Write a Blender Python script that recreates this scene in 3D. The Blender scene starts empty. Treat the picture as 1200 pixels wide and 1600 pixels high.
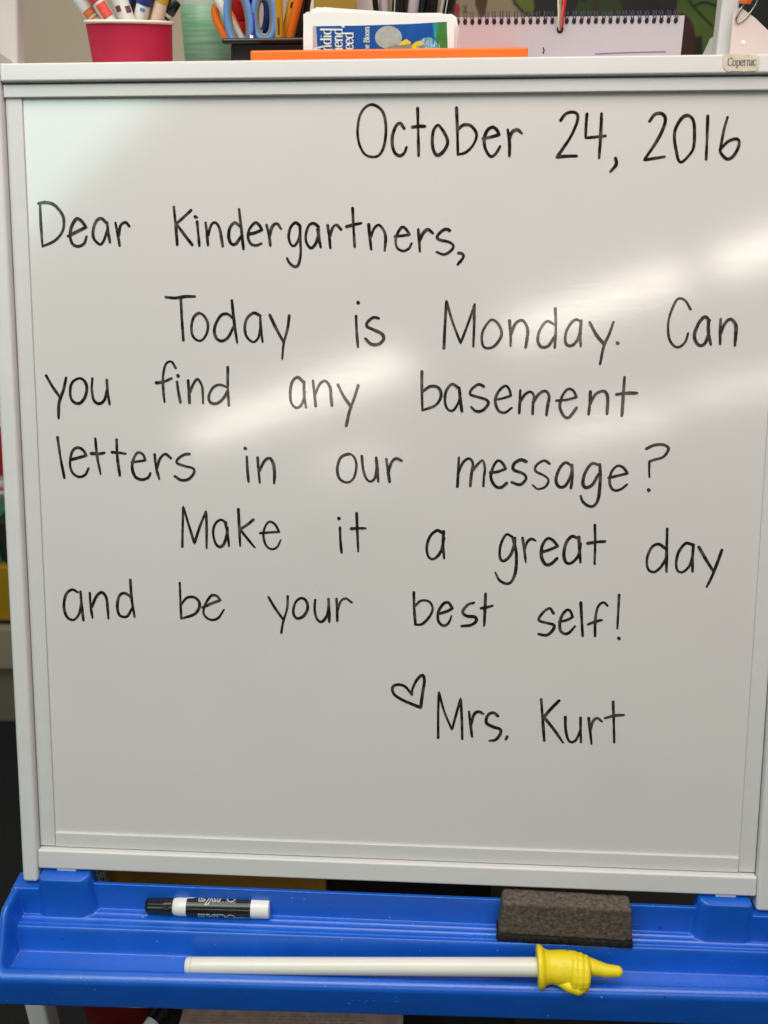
import bpy, bmesh, math, random
from mathutils import Vector, Matrix, noise as mnoise
random.seed(7)
R = math.radians
S = bpy.context.scene
C = S.collection

# ------------------------------------------------------------------ camera
CAM = Vector((0.38638871, -0.72042478, 1.32560795))
TILT = R(17)                                   # the easel leans back
BO = Vector((0, 0, .62))                       # lower left corner of the writing panel
BU = Vector((1, 0, 0)); BV = Vector((0, math.sin(TILT), math.cos(TILT))); BN = Vector((0, -math.cos(TILT), math.sin(TILT)))
PW, PH = .68, .7067                            # writing panel size
right = Vector((0.99804331, 0.06151699, -0.01118963)).normalized()
fwd = Vector((-0.06039587, 0.90215567, -0.42716214)).normalized()
up = right.cross(fwd).normalized(); right = fwd.cross(up).normalized()
cd = bpy.data.cameras.new('camera'); cam = bpy.data.objects.new('camera', cd); C.objects.link(cam)
cam.matrix_world = Matrix(((right.x, up.x, -fwd.x, CAM.x), (right.y, up.y, -fwd.y, CAM.y), (right.z, up.z, -fwd.z, CAM.z), (0, 0, 0, 1)))
cd.sensor_fit = 'VERTICAL'; cd.sensor_height = 36; cd.sensor_width = 27; cd.lens = 36 * 1500 / 1600
cd.clip_start = .01; cd.clip_end = 60
cd.dof.use_dof = True; cd.dof.focus_distance = .93; cd.dof.aperture_fstop = 5.5
S.camera = cam

# ------------------------------------------------------------------ room light
S.view_settings.view_transform = 'Standard'; S.view_settings.look = 'None'
S.view_settings.exposure = 0; S.view_settings.gamma = 1
W = bpy.data.worlds.new('World'); S.world = W; W.use_nodes = True
bg = W.node_tree.nodes['Background']; bg.inputs[0].default_value = (.93, .96, 1.0, 1); bg.inputs[1].default_value = .14

def lamp(name, loc, target, sx, sy, watts, col, yaw=None):
    l = bpy.data.lights.new(name, 'AREA'); l.shape = 'RECTANGLE'; l.size = sx; l.size_y = sy; l.energy = watts; l.color = col
    o = bpy.data.objects.new(name, l); C.objects.link(o); o.location = loc
    if yaw is None: o.rotation_euler = (Vector(target) - Vector(loc)).to_track_quat('-Z', 'Y').to_euler()
    else: o.rotation_euler = (0, 0, yaw)
    return o
RD = R(-131)                                    # the way the rows of ceiling lights run
WARM = (1, .90, .80)
LUM = 14                                        # watts per square metre of light fixture / pi
for (lx, ly, ln, wd, k_) in ((2.00, -3.25, .90, .28, .95), (1.17, -4.13, 1.25, .27, 1.0), (-.90, -6.29, 3.1, .36, 1.0),
                             (2.55, -5.60, 1.15, .32, .75), (1.70, -6.91, 1.45, .42, .75), (-.54, -8.44, 1.24, .5, .35)):
    lamp('ceiling_light', (lx, ly, 2.75), None, ln, wd, LUM * 3.1416 * ln * wd * k_, WARM, RD)
lamp('overhead_fill', (.38, -.40, 2.35), None, 2.0, 1.2, 32.3, (1, .865, .79), 0)  # added unseen fill for ceiling bounce, hung low to brighten the board's top
lamp('window_light', (-1.14, -1.96, 2.75), None, 3.0, .95, 34, (.60, 1.0, .90), RD)

# ------------------------------------------------------------------ pixel of the 1200 x 1600 photograph -> point in the place
def ray(x, y): return right * ((x - 600) / 1500) + up * (-(y - 800) / 1500) + fwd
def onY(x, y, Y):
    d = ray(x, y); return CAM + d * ((Y - CAM.y) / d.y)
def onZ(x, y, Z):
    d = ray(x, y); return CAM + d * ((Z - CAM.z) / d.z)
def board_uv(x, y, w=0):
    d = ray(x, y); k = ((BO + BN * w - CAM).dot(BN)) / d.dot(BN); P = CAM + d * k - BO
    return P.dot(BU), P.dot(BV)
def bp(u, v, w): return BO + BU * u + BV * v + BN * w

# ------------------------------------------------------------------ materials
def mat(name, col, rough=.5, var=.06, scale=8, bump=0, bscale=200, metal=0, coat=0, stretch=(1, 1, 1), col2=None, spec=.5, trans=0, rvar=0, contrast=(.3, .7)):
    m = bpy.data.materials.new(name); m.use_nodes = True; nt = m.node_tree; b = nt.nodes['Principled BSDF']
    b.inputs['Roughness'].default_value = rough; b.inputs['Metallic'].default_value = metal
    b.inputs['Specular IOR Level'].default_value = spec; b.inputs['Coat Weight'].default_value = coat
    b.inputs['Transmission Weight'].default_value = trans
    tc = nt.nodes.new('ShaderNodeTexCoord'); mp = nt.nodes.new('ShaderNodeMapping'); mp.inputs['Scale'].default_value = stretch
    nt.links.new(tc.outputs['Object'], mp.inputs[0])
    n = nt.nodes.new('ShaderNodeTexNoise'); n.inputs['Scale'].default_value = scale; n.inputs['Detail'].default_value = 5
    nt.links.new(mp.outputs[0], n.inputs[0])
    rp = nt.nodes.new('ShaderNodeValToRGB'); rp.color_ramp.elements[0].position = contrast[0]; rp.color_ramp.elements[1].position = contrast[1]
    c2 = col2 or tuple(min(1, c * (1 + var)) for c in col)
    c1 = col if col2 else tuple(c * (1 - var) for c in col)
    rp.color_ramp.elements[0].color = (*c1, 1); rp.color_ramp.elements[1].color = (*c2, 1)
    nt.links.new(n.outputs[0], rp.inputs[0]); nt.links.new(rp.outputs[0], b.inputs['Base Color'])
    if rvar:
        mr = nt.nodes.new('ShaderNodeMapRange'); mr.inputs[3].default_value = rough - rvar; mr.inputs[4].default_value = rough + rvar
        nt.links.new(n.outputs[0], mr.inputs[0]); nt.links.new(mr.outputs[0], b.inputs['Roughness'])
    if bump:
        n2 = nt.nodes.new('ShaderNodeTexNoise'); n2.inputs['Scale'].default_value = bscale; n2.inputs['Detail'].default_value = 4
        nt.links.new(mp.outputs[0], n2.inputs[0])
        bm_ = nt.nodes.new('ShaderNodeBump'); bm_.inputs['Strength'].default_value = bump; bm_.inputs['Distance'].default_value = .001
        nt.links.new(n2.outputs[0], bm_.inputs['Height']); nt.links.new(bm_.outputs[0], b.inputs['Normal'])
    return m

def panel_material():
    m = mat('whiteboard_enamel', (.635, .612, .60), .16, .012, 2.5, spec=.8, contrast=(.35, .65))
    nt = m.node_tree; b = nt.nodes['Principled BSDF']
    tc = nt.nodes['Texture Coordinate']
    # faint smears left by wiping, and a fine horizontal grain, both in the gloss only
    mp = nt.nodes.new('ShaderNodeMapping'); mp.inputs['Scale'].default_value = (6, 60, 60); mp.inputs['Rotation'].default_value = (0, R(12), 0)
    n = nt.nodes.new('ShaderNodeTexNoise'); n.inputs['Scale'].default_value = 3; n.inputs['Detail'].default_value = 6
    nt.links.new(tc.outputs['Object'], mp.inputs[0]); nt.links.new(mp.outputs[0], n.inputs[0])
    mr = nt.nodes.new('ShaderNodeMapRange'); mr.inputs[1].default_value = .3; mr.inputs[2].default_value = .7
    mr.inputs[3].default_value = .092; mr.inputs[4].default_value = .118
    nt.links.new(n.outputs[0], mr.inputs[0]); nt.links.new(mr.outputs[0], b.inputs['Roughness'])
    mp2 = nt.nodes.new('ShaderNodeMapping'); mp2.inputs['Scale'].default_value = (90, 700, 700)
    n2 = nt.nodes.new('ShaderNodeTexNoise'); n2.inputs['Scale'].default_value = 1.2; n2.inputs['Detail'].default_value = 3
    nt.links.new(tc.outputs['Object'], mp2.inputs[0]); nt.links.new(mp2.outputs[0], n2.inputs[0])
    bu = nt.nodes.new('ShaderNodeBump'); bu.inputs['Strength'].default_value = .018; bu.inputs['Distance'].default_value = .001
    nt.links.new(n2.outputs[0], bu.inputs['Height']); nt.links.new(bu.outputs[0], b.inputs['Normal'])
    return m

M = {}
M['panel'] = panel_material()
M['paint'] = mat('white_powder_coat', (.63, .625, .62), .33, .03, 30, .08, 900, stretch=(.3, 1, 1))
M['paint_pink_sheen'] = mat('white_paint_pink_sheen', (.70, .63, .60), .4, .03, 30, .05, 600)  # white paint with the light's pinkish sheen put into its colour
M['trim'] = mat('white_trim', (.585, .58, .58), .42, .02, 60, .05, 700, stretch=(.15, 1, 1))
M['ink'] = mat('dry_erase_ink', (.010, .007, .0055), .13, col2=(.105, .085, .072), scale=120, contrast=(.46, .76), spec=.45)
M['blue'] = mat('blue_moulded_plastic', (.006, .112, .60), .26, .08, 18, .2, 1100, rvar=.05, spec=.8)
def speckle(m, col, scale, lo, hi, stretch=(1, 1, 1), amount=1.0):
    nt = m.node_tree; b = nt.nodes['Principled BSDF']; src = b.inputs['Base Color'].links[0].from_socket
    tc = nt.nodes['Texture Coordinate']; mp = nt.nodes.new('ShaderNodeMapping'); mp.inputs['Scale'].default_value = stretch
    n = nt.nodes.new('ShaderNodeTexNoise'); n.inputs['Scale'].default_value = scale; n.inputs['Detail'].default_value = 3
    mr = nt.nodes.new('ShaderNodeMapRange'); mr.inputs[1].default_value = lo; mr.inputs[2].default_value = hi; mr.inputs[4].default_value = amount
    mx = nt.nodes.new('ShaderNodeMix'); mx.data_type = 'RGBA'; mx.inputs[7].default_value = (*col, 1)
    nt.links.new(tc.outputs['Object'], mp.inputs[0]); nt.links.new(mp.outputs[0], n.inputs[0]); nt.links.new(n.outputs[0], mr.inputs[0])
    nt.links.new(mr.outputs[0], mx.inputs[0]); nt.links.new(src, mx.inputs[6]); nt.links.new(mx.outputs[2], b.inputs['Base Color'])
speckle(M['blue'], (.35, .42, .62), 170, .735, .76)
speckle(M['blue'], (.002, .006, .03), 120, .74, .76, amount=.8)
speckle(M['blue'], (.05, .16, .50), 9, .56, .80, (1, 6, 6), .30)
speckle(M['paint'], (.22, .20, .18), 150, .74, .78, (.6, 1, 1), .6)
speckle(M['trim'], (.24, .22, .20), 120, .72, .78, (.3, 1, 1), .5)
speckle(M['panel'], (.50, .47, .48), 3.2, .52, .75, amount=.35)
speckle(M['panel'], (.30, .28, .28), 210, .765, .785, amount=.35)
M['felt'] = mat('dark_felt', (.036, .027, .021), .95, col2=(.19, .155, .13), scale=260, bump=.8, bscale=500, spec=.15, contrast=(.2, .85))
M['felt_dark'] = mat('black_felt', (.010, .009, .008), .9, col2=(.03, .026, .022), scale=300, bump=.8, bscale=400, spec=.15)
M['white_plastic'] = mat('white_plastic', (.78, .77, .74), .26, .02, 20)
M['rod'] = mat('cream_white_rod', (.74, .72, .66), .25, .02, 10)
M['seam'] = mat('brown_seam', (.42, .30, .2), .5)
M['black_plastic'] = mat('black_plastic', (.008, .008, .009), .25, .2, 60)
M['black_label'] = mat('black_glossy_label', (.010, .012, .011), .16, .2, 60)
M['silver_print'] = mat('silver_grey_print', (.50, .50, .50), .4, .05, 100)
M['yellow_rubber'] = mat('yellow_rubber', (.80, .64, .012), .36, .04, 40, .08, 500)
M['red_paper'] = mat('red_paper_cup', (.50, .010, .052), .55, .08, 30, .15, 900)
M['cream'] = mat('cream_paper', (.80, .70, .58), .5)
M['wall'] = mat('beige_wall_paint', (.86, .70, .53), .8, .05, 3, .2, 200)
M['carpet'] = mat('black_carpet', (.008, .008, .009), .95, .6, 300, .8, 500)
M['white_card'] = mat('white_card', (.95, .95, .93), .3, .01, 20)
M['orange'] = mat('orange_plastic', (.92, .17, .015), .4, .05, 20)
M['blue_print'] = mat('blue_cover_print', (.008, .085, .36), .3, .12, 60)
M['white_print'] = mat('white_print', (.80, .84, .80), .35, .03, 60)
M['silver'] = mat('silver_seal', (.42, .46, .42), .4, .14, 220)
M['pale_blue'] = mat('pale_blue_print', (.30, .55, .70), .4, .45, 260)
M['fur_base'] = mat('mid_blue_print', (.06, .24, .45), .4, .3, 200)
M['yellow_print'] = mat('yellow_print', (.85, .66, .01), .35)
M['grey_print'] = mat('grey_print', (.30, .27, .24), .4, .1, 100)
M['cyan_print'] = mat('teal_print', (.02, .30, .36), .4, .2, 80)
M['green_print'] = mat('green_print', (.05, .22, .03), .4, .3, 90)
M['canister'] = mat('green_lined_label', (.30, .46, .34), .4, col2=(.09, .34, .16), scale=34, stretch=(.5, .5, 9), contrast=(.3, .72))
M['canister_top'] = mat('pale_translucent_plastic', (.52, .57, .50), .3, .05, 10)
M['steel_blue'] = mat('blue_scissor_plastic', (.13, .27, .60), .35, .08, 30)
M['grey_rubber'] = mat('grey_grip', (.16, .17, .19), .5, .1, 60)
M['dark_blue'] = mat('dark_blue_plastic', (.01, .03, .14), .3)
M['red'] = mat('red_plastic', (.45, .012, .01), .35)
M['coral'] = mat('coral_red_print', (.80, .09, .06), .45, .2, 300)
M['orange_print'] = mat('orange_print', (.75, .2, .06), .45, .25, 300)
M['brown_print'] = mat('purple_brown_print', (.16, .05, .05), .45, .4, 300)
M['blue_ink'] = mat('blue_marker_print', (.02, .05, .30), .4)
M['yellow_ink'] = mat('yellow_marker_print', (.78, .50, .02), .4)
M['peach'] = mat('peach_barrel', (.78, .58, .44), .35)
M['pencil'] = mat('yellow_pencil_lacquer', (.72, .36, .02), .35, .15, 60)
M['pencil_orange'] = mat('orange_pencil_lacquer', (.85, .17, .01), .35)
M['lilac'] = mat('lilac_white_card', (.56, .47, .49), .5, col2=(.48, .475, .53), scale=7, contrast=(.3, .7))
M['wire'] = mat('dark_coated_wire', (.035, .025, .06), .3)
M['hole'] = mat('punched_hole_dark', (.012, .008, .02), .6)
M['metal'] = mat('steel', (.45, .42, .38), .25, metal=1)
M['pink_card'] = mat('laminated_pinkish_card', (.74, .62, .58), .3, .04, 12)
M['sticker'] = mat('yellowed_paper_sticker', (.55, .46, .34), .7, col2=(.64, .58, .47), scale=160, bump=.3)
M['sticker_ink'] = mat('slate_ink', (.07, .08, .13), .6, .5, 600)
M['olive'] = mat('olive_leaf_print', (.14, .15, .02), .6, .15, 15)
M['dark_leaf'] = mat('dark_green_black_print', (.012, .014, .009), .6, .5, 8)
M['mid_leaf'] = mat('jungle_green_print', (.030, .055, .012), .6, .4, 10)
M['green_leaf'] = mat('bright_green_print', (.075, .13, .018), .6, .25, 12)
M['poster'] = mat('tan_poster_paper', (.36, .27, .16), .6, .05, 8)
M['brown'] = mat('brown_print', (.09, .035, .012), .6, .3, 20)
M['maroon'] = mat('dark_red_brown_print', (.055, .012, .008), .6, .2, 20)
M['mustard'] = mat('mustard_paper', (.36, .22, .018), .6, .12, 15)
M['cardboard'] = mat('brown_cardboard', (.78, .40, .05), .7, .3, 12)
M['dark_board'] = mat('charcoal_board', (.018, .015, .014), .7, .3, 20)
M['grey_cover'] = mat('grey_printed_cover', (.42, .42, .34), .6, .2, 30)
M['binred'] = mat('dark_red_bin', (.14, .004, .004), .4, .2, 14)
M['paper_pink'] = mat('pinkish_newsprint', (.55, .37, .32), .8, .25, 60)
M['violet_ink'] = mat('violet_ink', (.20, .15, .42), .6)
M['paper_ink'] = mat('faded_ink', (.40, .26, .23), .8, .3, 60)
M['cabinet'] = mat('grey_brown_laminate', (.19, .16, .11), .5, .1, 6)
M['beige_edge'] = mat('beige_edge', (.34, .28, .19), .5, .08, 10)
M['yellow_bin'] = mat('yellow_bin', (.42, .23, .008), .45, .1, 10)
M['bright_red'] = mat('bright_red_card', (.50, .008, .02), .5, .06, 20)
M['green_sign'] = mat('green_sign_print', (.02, .17, .08), .5)

# ------------------------------------------------------------------ building helpers
def tag(o, label, cat, group=None):
    o['label'] = label; o['category'] = cat
    if group: o['group'] = group
    return o
def thing(name, label, cat, loc, group=None):
    o = bpy.data.objects.new(name, None); C.objects.link(o); o.location = loc; o.empty_display_size = .02
    return tag(o, label, cat, group)
def world_loc(o):
    return o.location + (world_loc(o.parent) if o.parent else Vector())
def mesh(name, verts, faces, m, parent=None, smooth=False, label=None, centre=True):
    verts = [Vector(v) for v in verts]
    o0 = sum(verts, Vector()) / len(verts) if centre else Vector()
    me = bpy.data.meshes.new(name); me.from_pydata([tuple(v - o0) for v in verts], [], faces)
    if smooth: me.polygons.foreach_set('use_smooth', [True] * len(me.polygons))
    me.materials.append(M[m]); me.update()
    o = bpy.data.objects.new(name, me); C.objects.link(o)
    if parent: o.parent = parent; o.location = o0 - world_loc(parent)
    else: o.location = o0
    if label: o['label'] = label
    return o
def from_bm(name, bm_, m, parent=None, smooth=False, label=None):
    bmesh.ops.recalc_face_normals(bm_, faces=bm_.faces)
    bm_.verts.index_update()
    vs = [v.co.copy() for v in bm_.verts]; fs = [[v.index for v in f.verts] for f in bm_.faces]; bm_.free()
    return mesh(name, vs, fs, m, parent, smooth, label)
def box(name, c, half, m, parent=None, bev=.001, axes=None, seg=2, label=None, taper=0, smooth=True):
    """bevelled box; axes = three unit vectors, half sizes along them; taper narrows the bottom"""
    bm_ = bmesh.new(); bmesh.ops.create_cube(bm_, size=2)
    for v in bm_.verts:
        k = 1 - taper if v.co.z < 0 else 1
        v.co = Vector((v.co.x * half[0] * k, v.co.y * half[1] * k, v.co.z * half[2]))
    if bev: bmesh.ops.bevel(bm_, geom=bm_.edges[:], offset=bev, segments=seg, profile=.5, affect='EDGES')
    ax = axes or (Vector((1, 0, 0)), Vector((0, 1, 0)), Vector((0, 0, 1)))
    for v in bm_.verts: v.co = Vector(c) + ax[0] * v.co.x + ax[1] * v.co.y + ax[2] * v.co.z
    o = from_bm(name, bm_, m, parent, False, label)
    if bev and smooth:
        o.data.polygons.foreach_set('use_smooth', [True] * len(o.data.polygons))
        md = o.modifiers.new('weighted', 'WEIGHTED_NORMAL'); md.keep_sharp = False
    return o
def frame_of(d):
    d = d.normalized(); a = Vector((0, 0, 1)) if abs(d.z) < .9 else Vector((1, 0, 0))
    s = d.cross(a).normalized(); return d, s, s.cross(d).normalized()
def tube_data(pts, rad, n=12, closed=False, squash=1.0):
    pts = [Vector(p) for p in pts]; N_ = len(pts); V = []; F = []
    if not hasattr(rad, '__len__'): rad = [rad] * N_
    prev = None
    for i, p in enumerate(pts):
        if closed: d = pts[(i + 1) % N_] - pts[i - 1]
        else: d = pts[min(i + 1, N_ - 1)] - pts[max(i - 1, 0)]
        d.normalize()
        if prev is None: _, s, t = frame_of(d)
        else:
            s = prev - d * prev.dot(d); s.normalize(); t = s.cross(d) * -1
            t = d.cross(s)
        if prev is None: t = d.cross(s)
        prev = s
        for k in range(n):
            a = 2 * math.pi * k / n; V.append(p + s * math.cos(a) * rad[i] + t * math.sin(a) * rad[i] * squash)
    for i in range(N_ if closed else N_ - 1):
        for k in range(n):
            a = i * n + k; b = i * n + (k + 1) % n; c = ((i + 1) % N_) * n + (k + 1) % n; d_ = ((i + 1) % N_) * n + k
            F.append((a, b, c, d_))
    if not closed:
        F.append(tuple(range(n - 1, -1, -1))); F.append(tuple(range((N_ - 1) * n, N_ * n)))
    return V, F
def tube(name, pts, rad, m, parent=None, n=12, closed=False, label=None, squash=1.0):
    V, F = tube_data(pts, rad, n, closed, squash); return mesh(name, V, F, m, parent, True, label)
def lathe(name, base, axis, prof, m, parent=None, n=40, label=None, caps=(True, True), ang=None, flute=None):
    """prof: list of (distance along axis, radius); ang=(a0,a1) for a partial wrap; flute(t,a)->radius factor"""
    d, s, t = frame_of(Vector(axis)); V = []; F = []; base = Vector(base)
    full = ang is None; a0, a1 = ang or (0, 2 * math.pi); cols = n if full else n + 1
    for (h, r) in prof:
        for k in range(cols):
            a = a0 + (a1 - a0) * k / n; rr = r * (flute(h, a) if flute else 1)
            V.append(base + d * h + (s * math.cos(a) + t * math.sin(a)) * rr)
    for i in range(len(prof) - 1):
        for k in range(n):
            k2 = (k + 1) % cols
            F.append((i * cols + k, i * cols + k2, (i + 1) * cols + k2, (i + 1) * cols + k))
    if full and caps[0]: F.append(tuple(range(cols)))
    if full and caps[1]: F.append(tuple(range((len(prof) - 1) * cols, len(prof) * cols)))
    o = mesh(name, V, F, m, parent, True, label)
    bm_ = bmesh.new(); bm_.from_mesh(o.data); bmesh.ops.recalc_face_normals(bm_, faces=bm_.faces)
    for e in bm_.edges:
        if len(e.link_faces) == 2 and e.calc_face_angle(0) > R(50): e.smooth = False
    bm_.to_mesh(o.data); bm_.free()
    return o
def sheet(name, pts, depth_vec, m, parent=None, label=None):
    """a thin solid cut from an outline: front outline pts, thickness vector"""
    n = len(pts); V = [Vector(p) for p in pts] + [Vector(p) + depth_vec for p in pts]
    F = [tuple(range(n)), tuple(range(2 * n - 1, n - 1, -1))] + [(i, i + n, (i + 1) % n + n, (i + 1) % n) for i in range(n)]
    return mesh(name, V, F, m, parent, False, label)

def catmull(pts, step=2.0):
    if len(pts) == 1: return [pts[0], (pts[0][0] + .6, pts[0][1] + .6)]
    if len(pts) == 2: pts = [pts[0], ((pts[0][0] + pts[1][0]) / 2, (pts[0][1] + pts[1][1]) / 2), pts[1]]
    closed = (pts[0] == pts[-1]); out = []
    for i in range(len(pts) - 1):
        p1, p2 = pts[i], pts[i + 1]
        p0 = pts[i - 1] if i > 0 else (pts[-2] if closed else (2 * p1[0] - p2[0], 2 * p1[1] - p2[1]))
        p3 = pts[i + 2] if i + 2 < len(pts) else (pts[1] if closed else (2 * p2[0] - p1[0], 2 * p2[1] - p1[1]))
        L = math.hypot(p2[0] - p1[0], p2[1] - p1[1]); k = max(2, int(L / step))
        for j in range(k):
            t = j / k
            out.append(tuple(.5 * (2 * p1[q] + (p2[q] - p0[q]) * t + (2 * p0[q] - 5 * p1[q] + 4 * p2[q] - p3[q]) * t * t + (3 * p1[q] - p0[q] - 3 * p2[q] + p3[q]) * t ** 3) for q in (0, 1)))
    out.append(pts[-1]); return out
def parse(txt, ox=0, oy=0, sc=1):
    """'x,y x,y | x,y ; x,y' : ; starts a new stroke, | is a sharp corner at the point before it"""
    res = []
    for st in txt.split(';'):
        segs = []; cur = []
        for tok in st.split():
            if tok == '|': segs.append(cur); cur = [cur[-1]]
            else:
                a, b = tok.split(','); cur.append((ox + float(a) / sc, oy + float(b) / sc))
        segs.append(cur); pl = []
        for s_ in segs:
            q = catmull(s_)
            pl += q if not pl else q[1:]
        res.append(pl)
    return res
def ribbon_data(pl, width, place, V, F, lift=0.0, nib=None, endcap=True):
    """flat band along polyline pl (2-D), width(t); place(x, y, lift) gives the 3-D point"""
    n = len(pl); L = []; Rr = []
    for i, (x, y) in enumerate(pl):
        x0, y0 = pl[max(i - 1, 0)]; x1, y1 = pl[min(i + 1, n - 1)]
        dx, dy = x1 - x0, y1 - y0; l = math.hypot(dx, dy) or 1; dx /= l; dy /= l
        w = width(i / max(1, n - 1)) / 2
        if nib: w *= nib(dx, dy)
        L.append((x - dy * w, y + dx * w)); Rr.append((x + dy * w, y - dx * w))
    def cap(i, sgn):
        x, y = pl[i]; x0, y0 = pl[max(i - 1, 0)]; x1, y1 = pl[min(i + 1, n - 1)]
        dx, dy = x1 - x0, y1 - y0; l = math.hypot(dx, dy) or 1; dx, dy = sgn * dx / l, sgn * dy / l
        w = width(i / max(1, n - 1)) / 2
        if nib: w *= nib(dx, dy)
        return [(x + (-dy * math.cos(a) + dx * math.sin(a)) * w, y + (dx * math.cos(a) + dy * math.sin(a)) * w) for a in (R(36), R(72), R(108), R(144))]
    base = len(V)
    for i in range(n):
        z = lift + .00004 * i / n
        V.append(place(*L[i], z)); V.append(place(*Rr[i], z))
    for i in range(n - 1):
        a = base + 2 * i; F.append((a, a + 1, a + 3, a + 2))
    if endcap:
        for i, sgn in ((0, -1), (n - 1, 1)):
            c = cap(i, sgn); k = len(V); z = lift + .00004 * i / n
            for q in c: V.append(place(*q, z))
            a, b = base + 2 * i, base + 2 * i + 1
            F.append((a, *range(k, k + 4), b) if sgn > 0 else (b, *range(k, k + 4), a))

# ------------------------------------------------------------------ the room behind
def struct(name, verts, faces, m):
    o = mesh(name, verts, faces, m); o['kind'] = 'structure'; return o
struct('floor', [(-6, -6, 0), (6, -6, 0), (6, 3, 0), (-6, 3, 0)], [(0, 1, 2, 3)], 'carpet')
WY = 1.55
w = box('wall', (0, WY + .05, 1.4), (6, .05, 1.4), 'wall', None, 0); w['kind'] = 'structure'

# ------------------------------------------------------------------ EASEL
easel = thing('whiteboard_easel', 'white metal easel with a handwritten letter on its whiteboard and a blue tray', 'easel', (.34, .05, 0))
BAX = (BU, BV, BN)
def bbox(name, u0, u1, v0, v1, w0, w1, m, parent=easel, bev=.001, label=None, seg=2):
    return box(name, bp((u0 + u1) / 2, (v0 + v1) / 2, (w0 + w1) / 2), ((u1 - u0) / 2, (v1 - v0) / 2, (w1 - w0) / 2), m, parent, bev, BAX, seg, label)
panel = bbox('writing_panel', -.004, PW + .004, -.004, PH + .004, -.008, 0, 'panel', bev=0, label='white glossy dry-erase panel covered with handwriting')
# slim trim round the panel
TW = .0155
bbox('panel_trim', -TW, 0.0, -TW + .0005, PH + .0108, -.006, .0022, 'trim', panel, .0009)
bbox('panel_trim', PW, PW + TW, -TW + .0005, PH + .0108, -.006, .0022, 'trim', panel, .0009)
bbox('panel_trim', .0003, PW - .0003, -TW, -.0002, -.006, .0026, 'trim', panel, .0009)
bbox('panel_trim', -.0158, PW + .0158, PH + .0002, PH + .0116, -.006, .0050, 'trim', panel, .0009)
# legs, square tube with rounded corners; they run down past the tray to the floor
LV0 = -.62 / math.cos(TILT)
for u0, u1 in ((-.0322, -.0162), (PW + .0162, PW + .0345)):
    bbox('leg', u0, u1, -.0505, PH + .040, -.022, .0108, 'paint', easel, .0035, seg=4)
for xa, xb in ((40, 72), (1152, 1184)):
    A_ = onY(xa, 1582, -.03).x; B_ = onY(xb, 1582, -.03).x
    box('lower_leg', ((A_ + B_) / 2, -.018, .243), ((B_ - A_) / 2, .013, .242), 'paint', easel, .004, seg=4)
# bottom rail under the trim, top rail along the shelf
bbox('bottom_rail', -.0160, PW + .0160, -.0362, -.0160, -.016, .0092, 'paint', easel, .0022, seg=5)
bbox('shelf_rail', -.0158, PW + .0158, PH + .0126, PH + .0283, -.016, .0100, 'paint', easel, .0018, seg=4)
for u in (.012, .668):
    bbox('hanging_bracket', u - .010, u + .010, -.043, -.0364, -.004, .0062, 'white_plastic', easel, .001)
# shelf on top of the easel, and the two thin uprights behind it
box('shelf', (.34, .40, 1.3000), (.40, .175, .006), 'paint', easel, .002)
p = onY(8, 93, .245); q = onY(6, -60, .245)
def post(px_l, px_r, y0, y1, Y, m, slant=0, dep=.009):
    a = onY((px_l[0] + px_r[0]) / 2, y0, Y); b = onY((px_l[1] + px_r[1]) / 2, y1, Y)
    hw = (onY(px_r[0], y0, Y) - onY(px_l[0], y0, Y)).length / 2
    d = (b - a).normalized(); s = Vector((1, 0, 0)); s = (s - d * s.dot(d)).normalized(); t = d.cross(s)
    a = a - d * .02; b = b + d * .25; L = (b - a).length / 2
    return box('upright', (a + b) / 2, (hw, dep, L), m, easel, .0025, (s, t, d), 3)
post((-22, -24), (33, 32), 93, 0, .27, 'paint_pink_sheen')
post((1115, 1125), (1142, 1151), 82, 0, .36, 'paint', dep=.011)

# peeling maker's sticker on the rail
def onrail(x, y, w=.0102):
    u, v = board_uv(x, y, w); return bp(u, v, w)
st_out = [(1130, 86), (1140, 84.5), (1160, 85), (1181, 85.5), (1186, 88), (1187, 98), (1185, 107), (1180, 111), (1160, 111.5), (1146, 111), (1138, 112), (1131, 107), (1129, 101), (1130, 95), (1128.5, 90)]
stk = sheet('peeling_sticker', [onrail(x, y, .0106) for x, y in st_out][::-1], BN * -.0005, 'sticker', easel, 'yellowed peeling paper sticker on the top rail')

def text_mesh(name, s, place, size, m, parent, spacing=1.0, bold=0.0, label=None):
    """flat lettering: place(x, y) maps text space (baseline at 0, left at 0) to 3-D"""
    cu = bpy.data.curves.new(name, 'FONT'); cu.body = s; cu.size = size; cu.space_character = spacing; cu.offset = bold; cu.resolution_u = 3
    o = bpy.data.objects.new(name, cu); C.objects.link(o)
    dg = bpy.context.evaluated_depsgraph_get(); me = bpy.data.meshes.new_from_object(o.evaluated_get(dg))
    V = [place(v.co.x, v.co.y) for v in me.vertices]; F = [tuple(p.vertices) for p in me.polygons]
    bpy.data.objects.remove(o); bpy.data.curves.remove(cu); bpy.data.meshes.remove(me)
    return mesh(name, V, F, m, parent, False, label)
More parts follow.
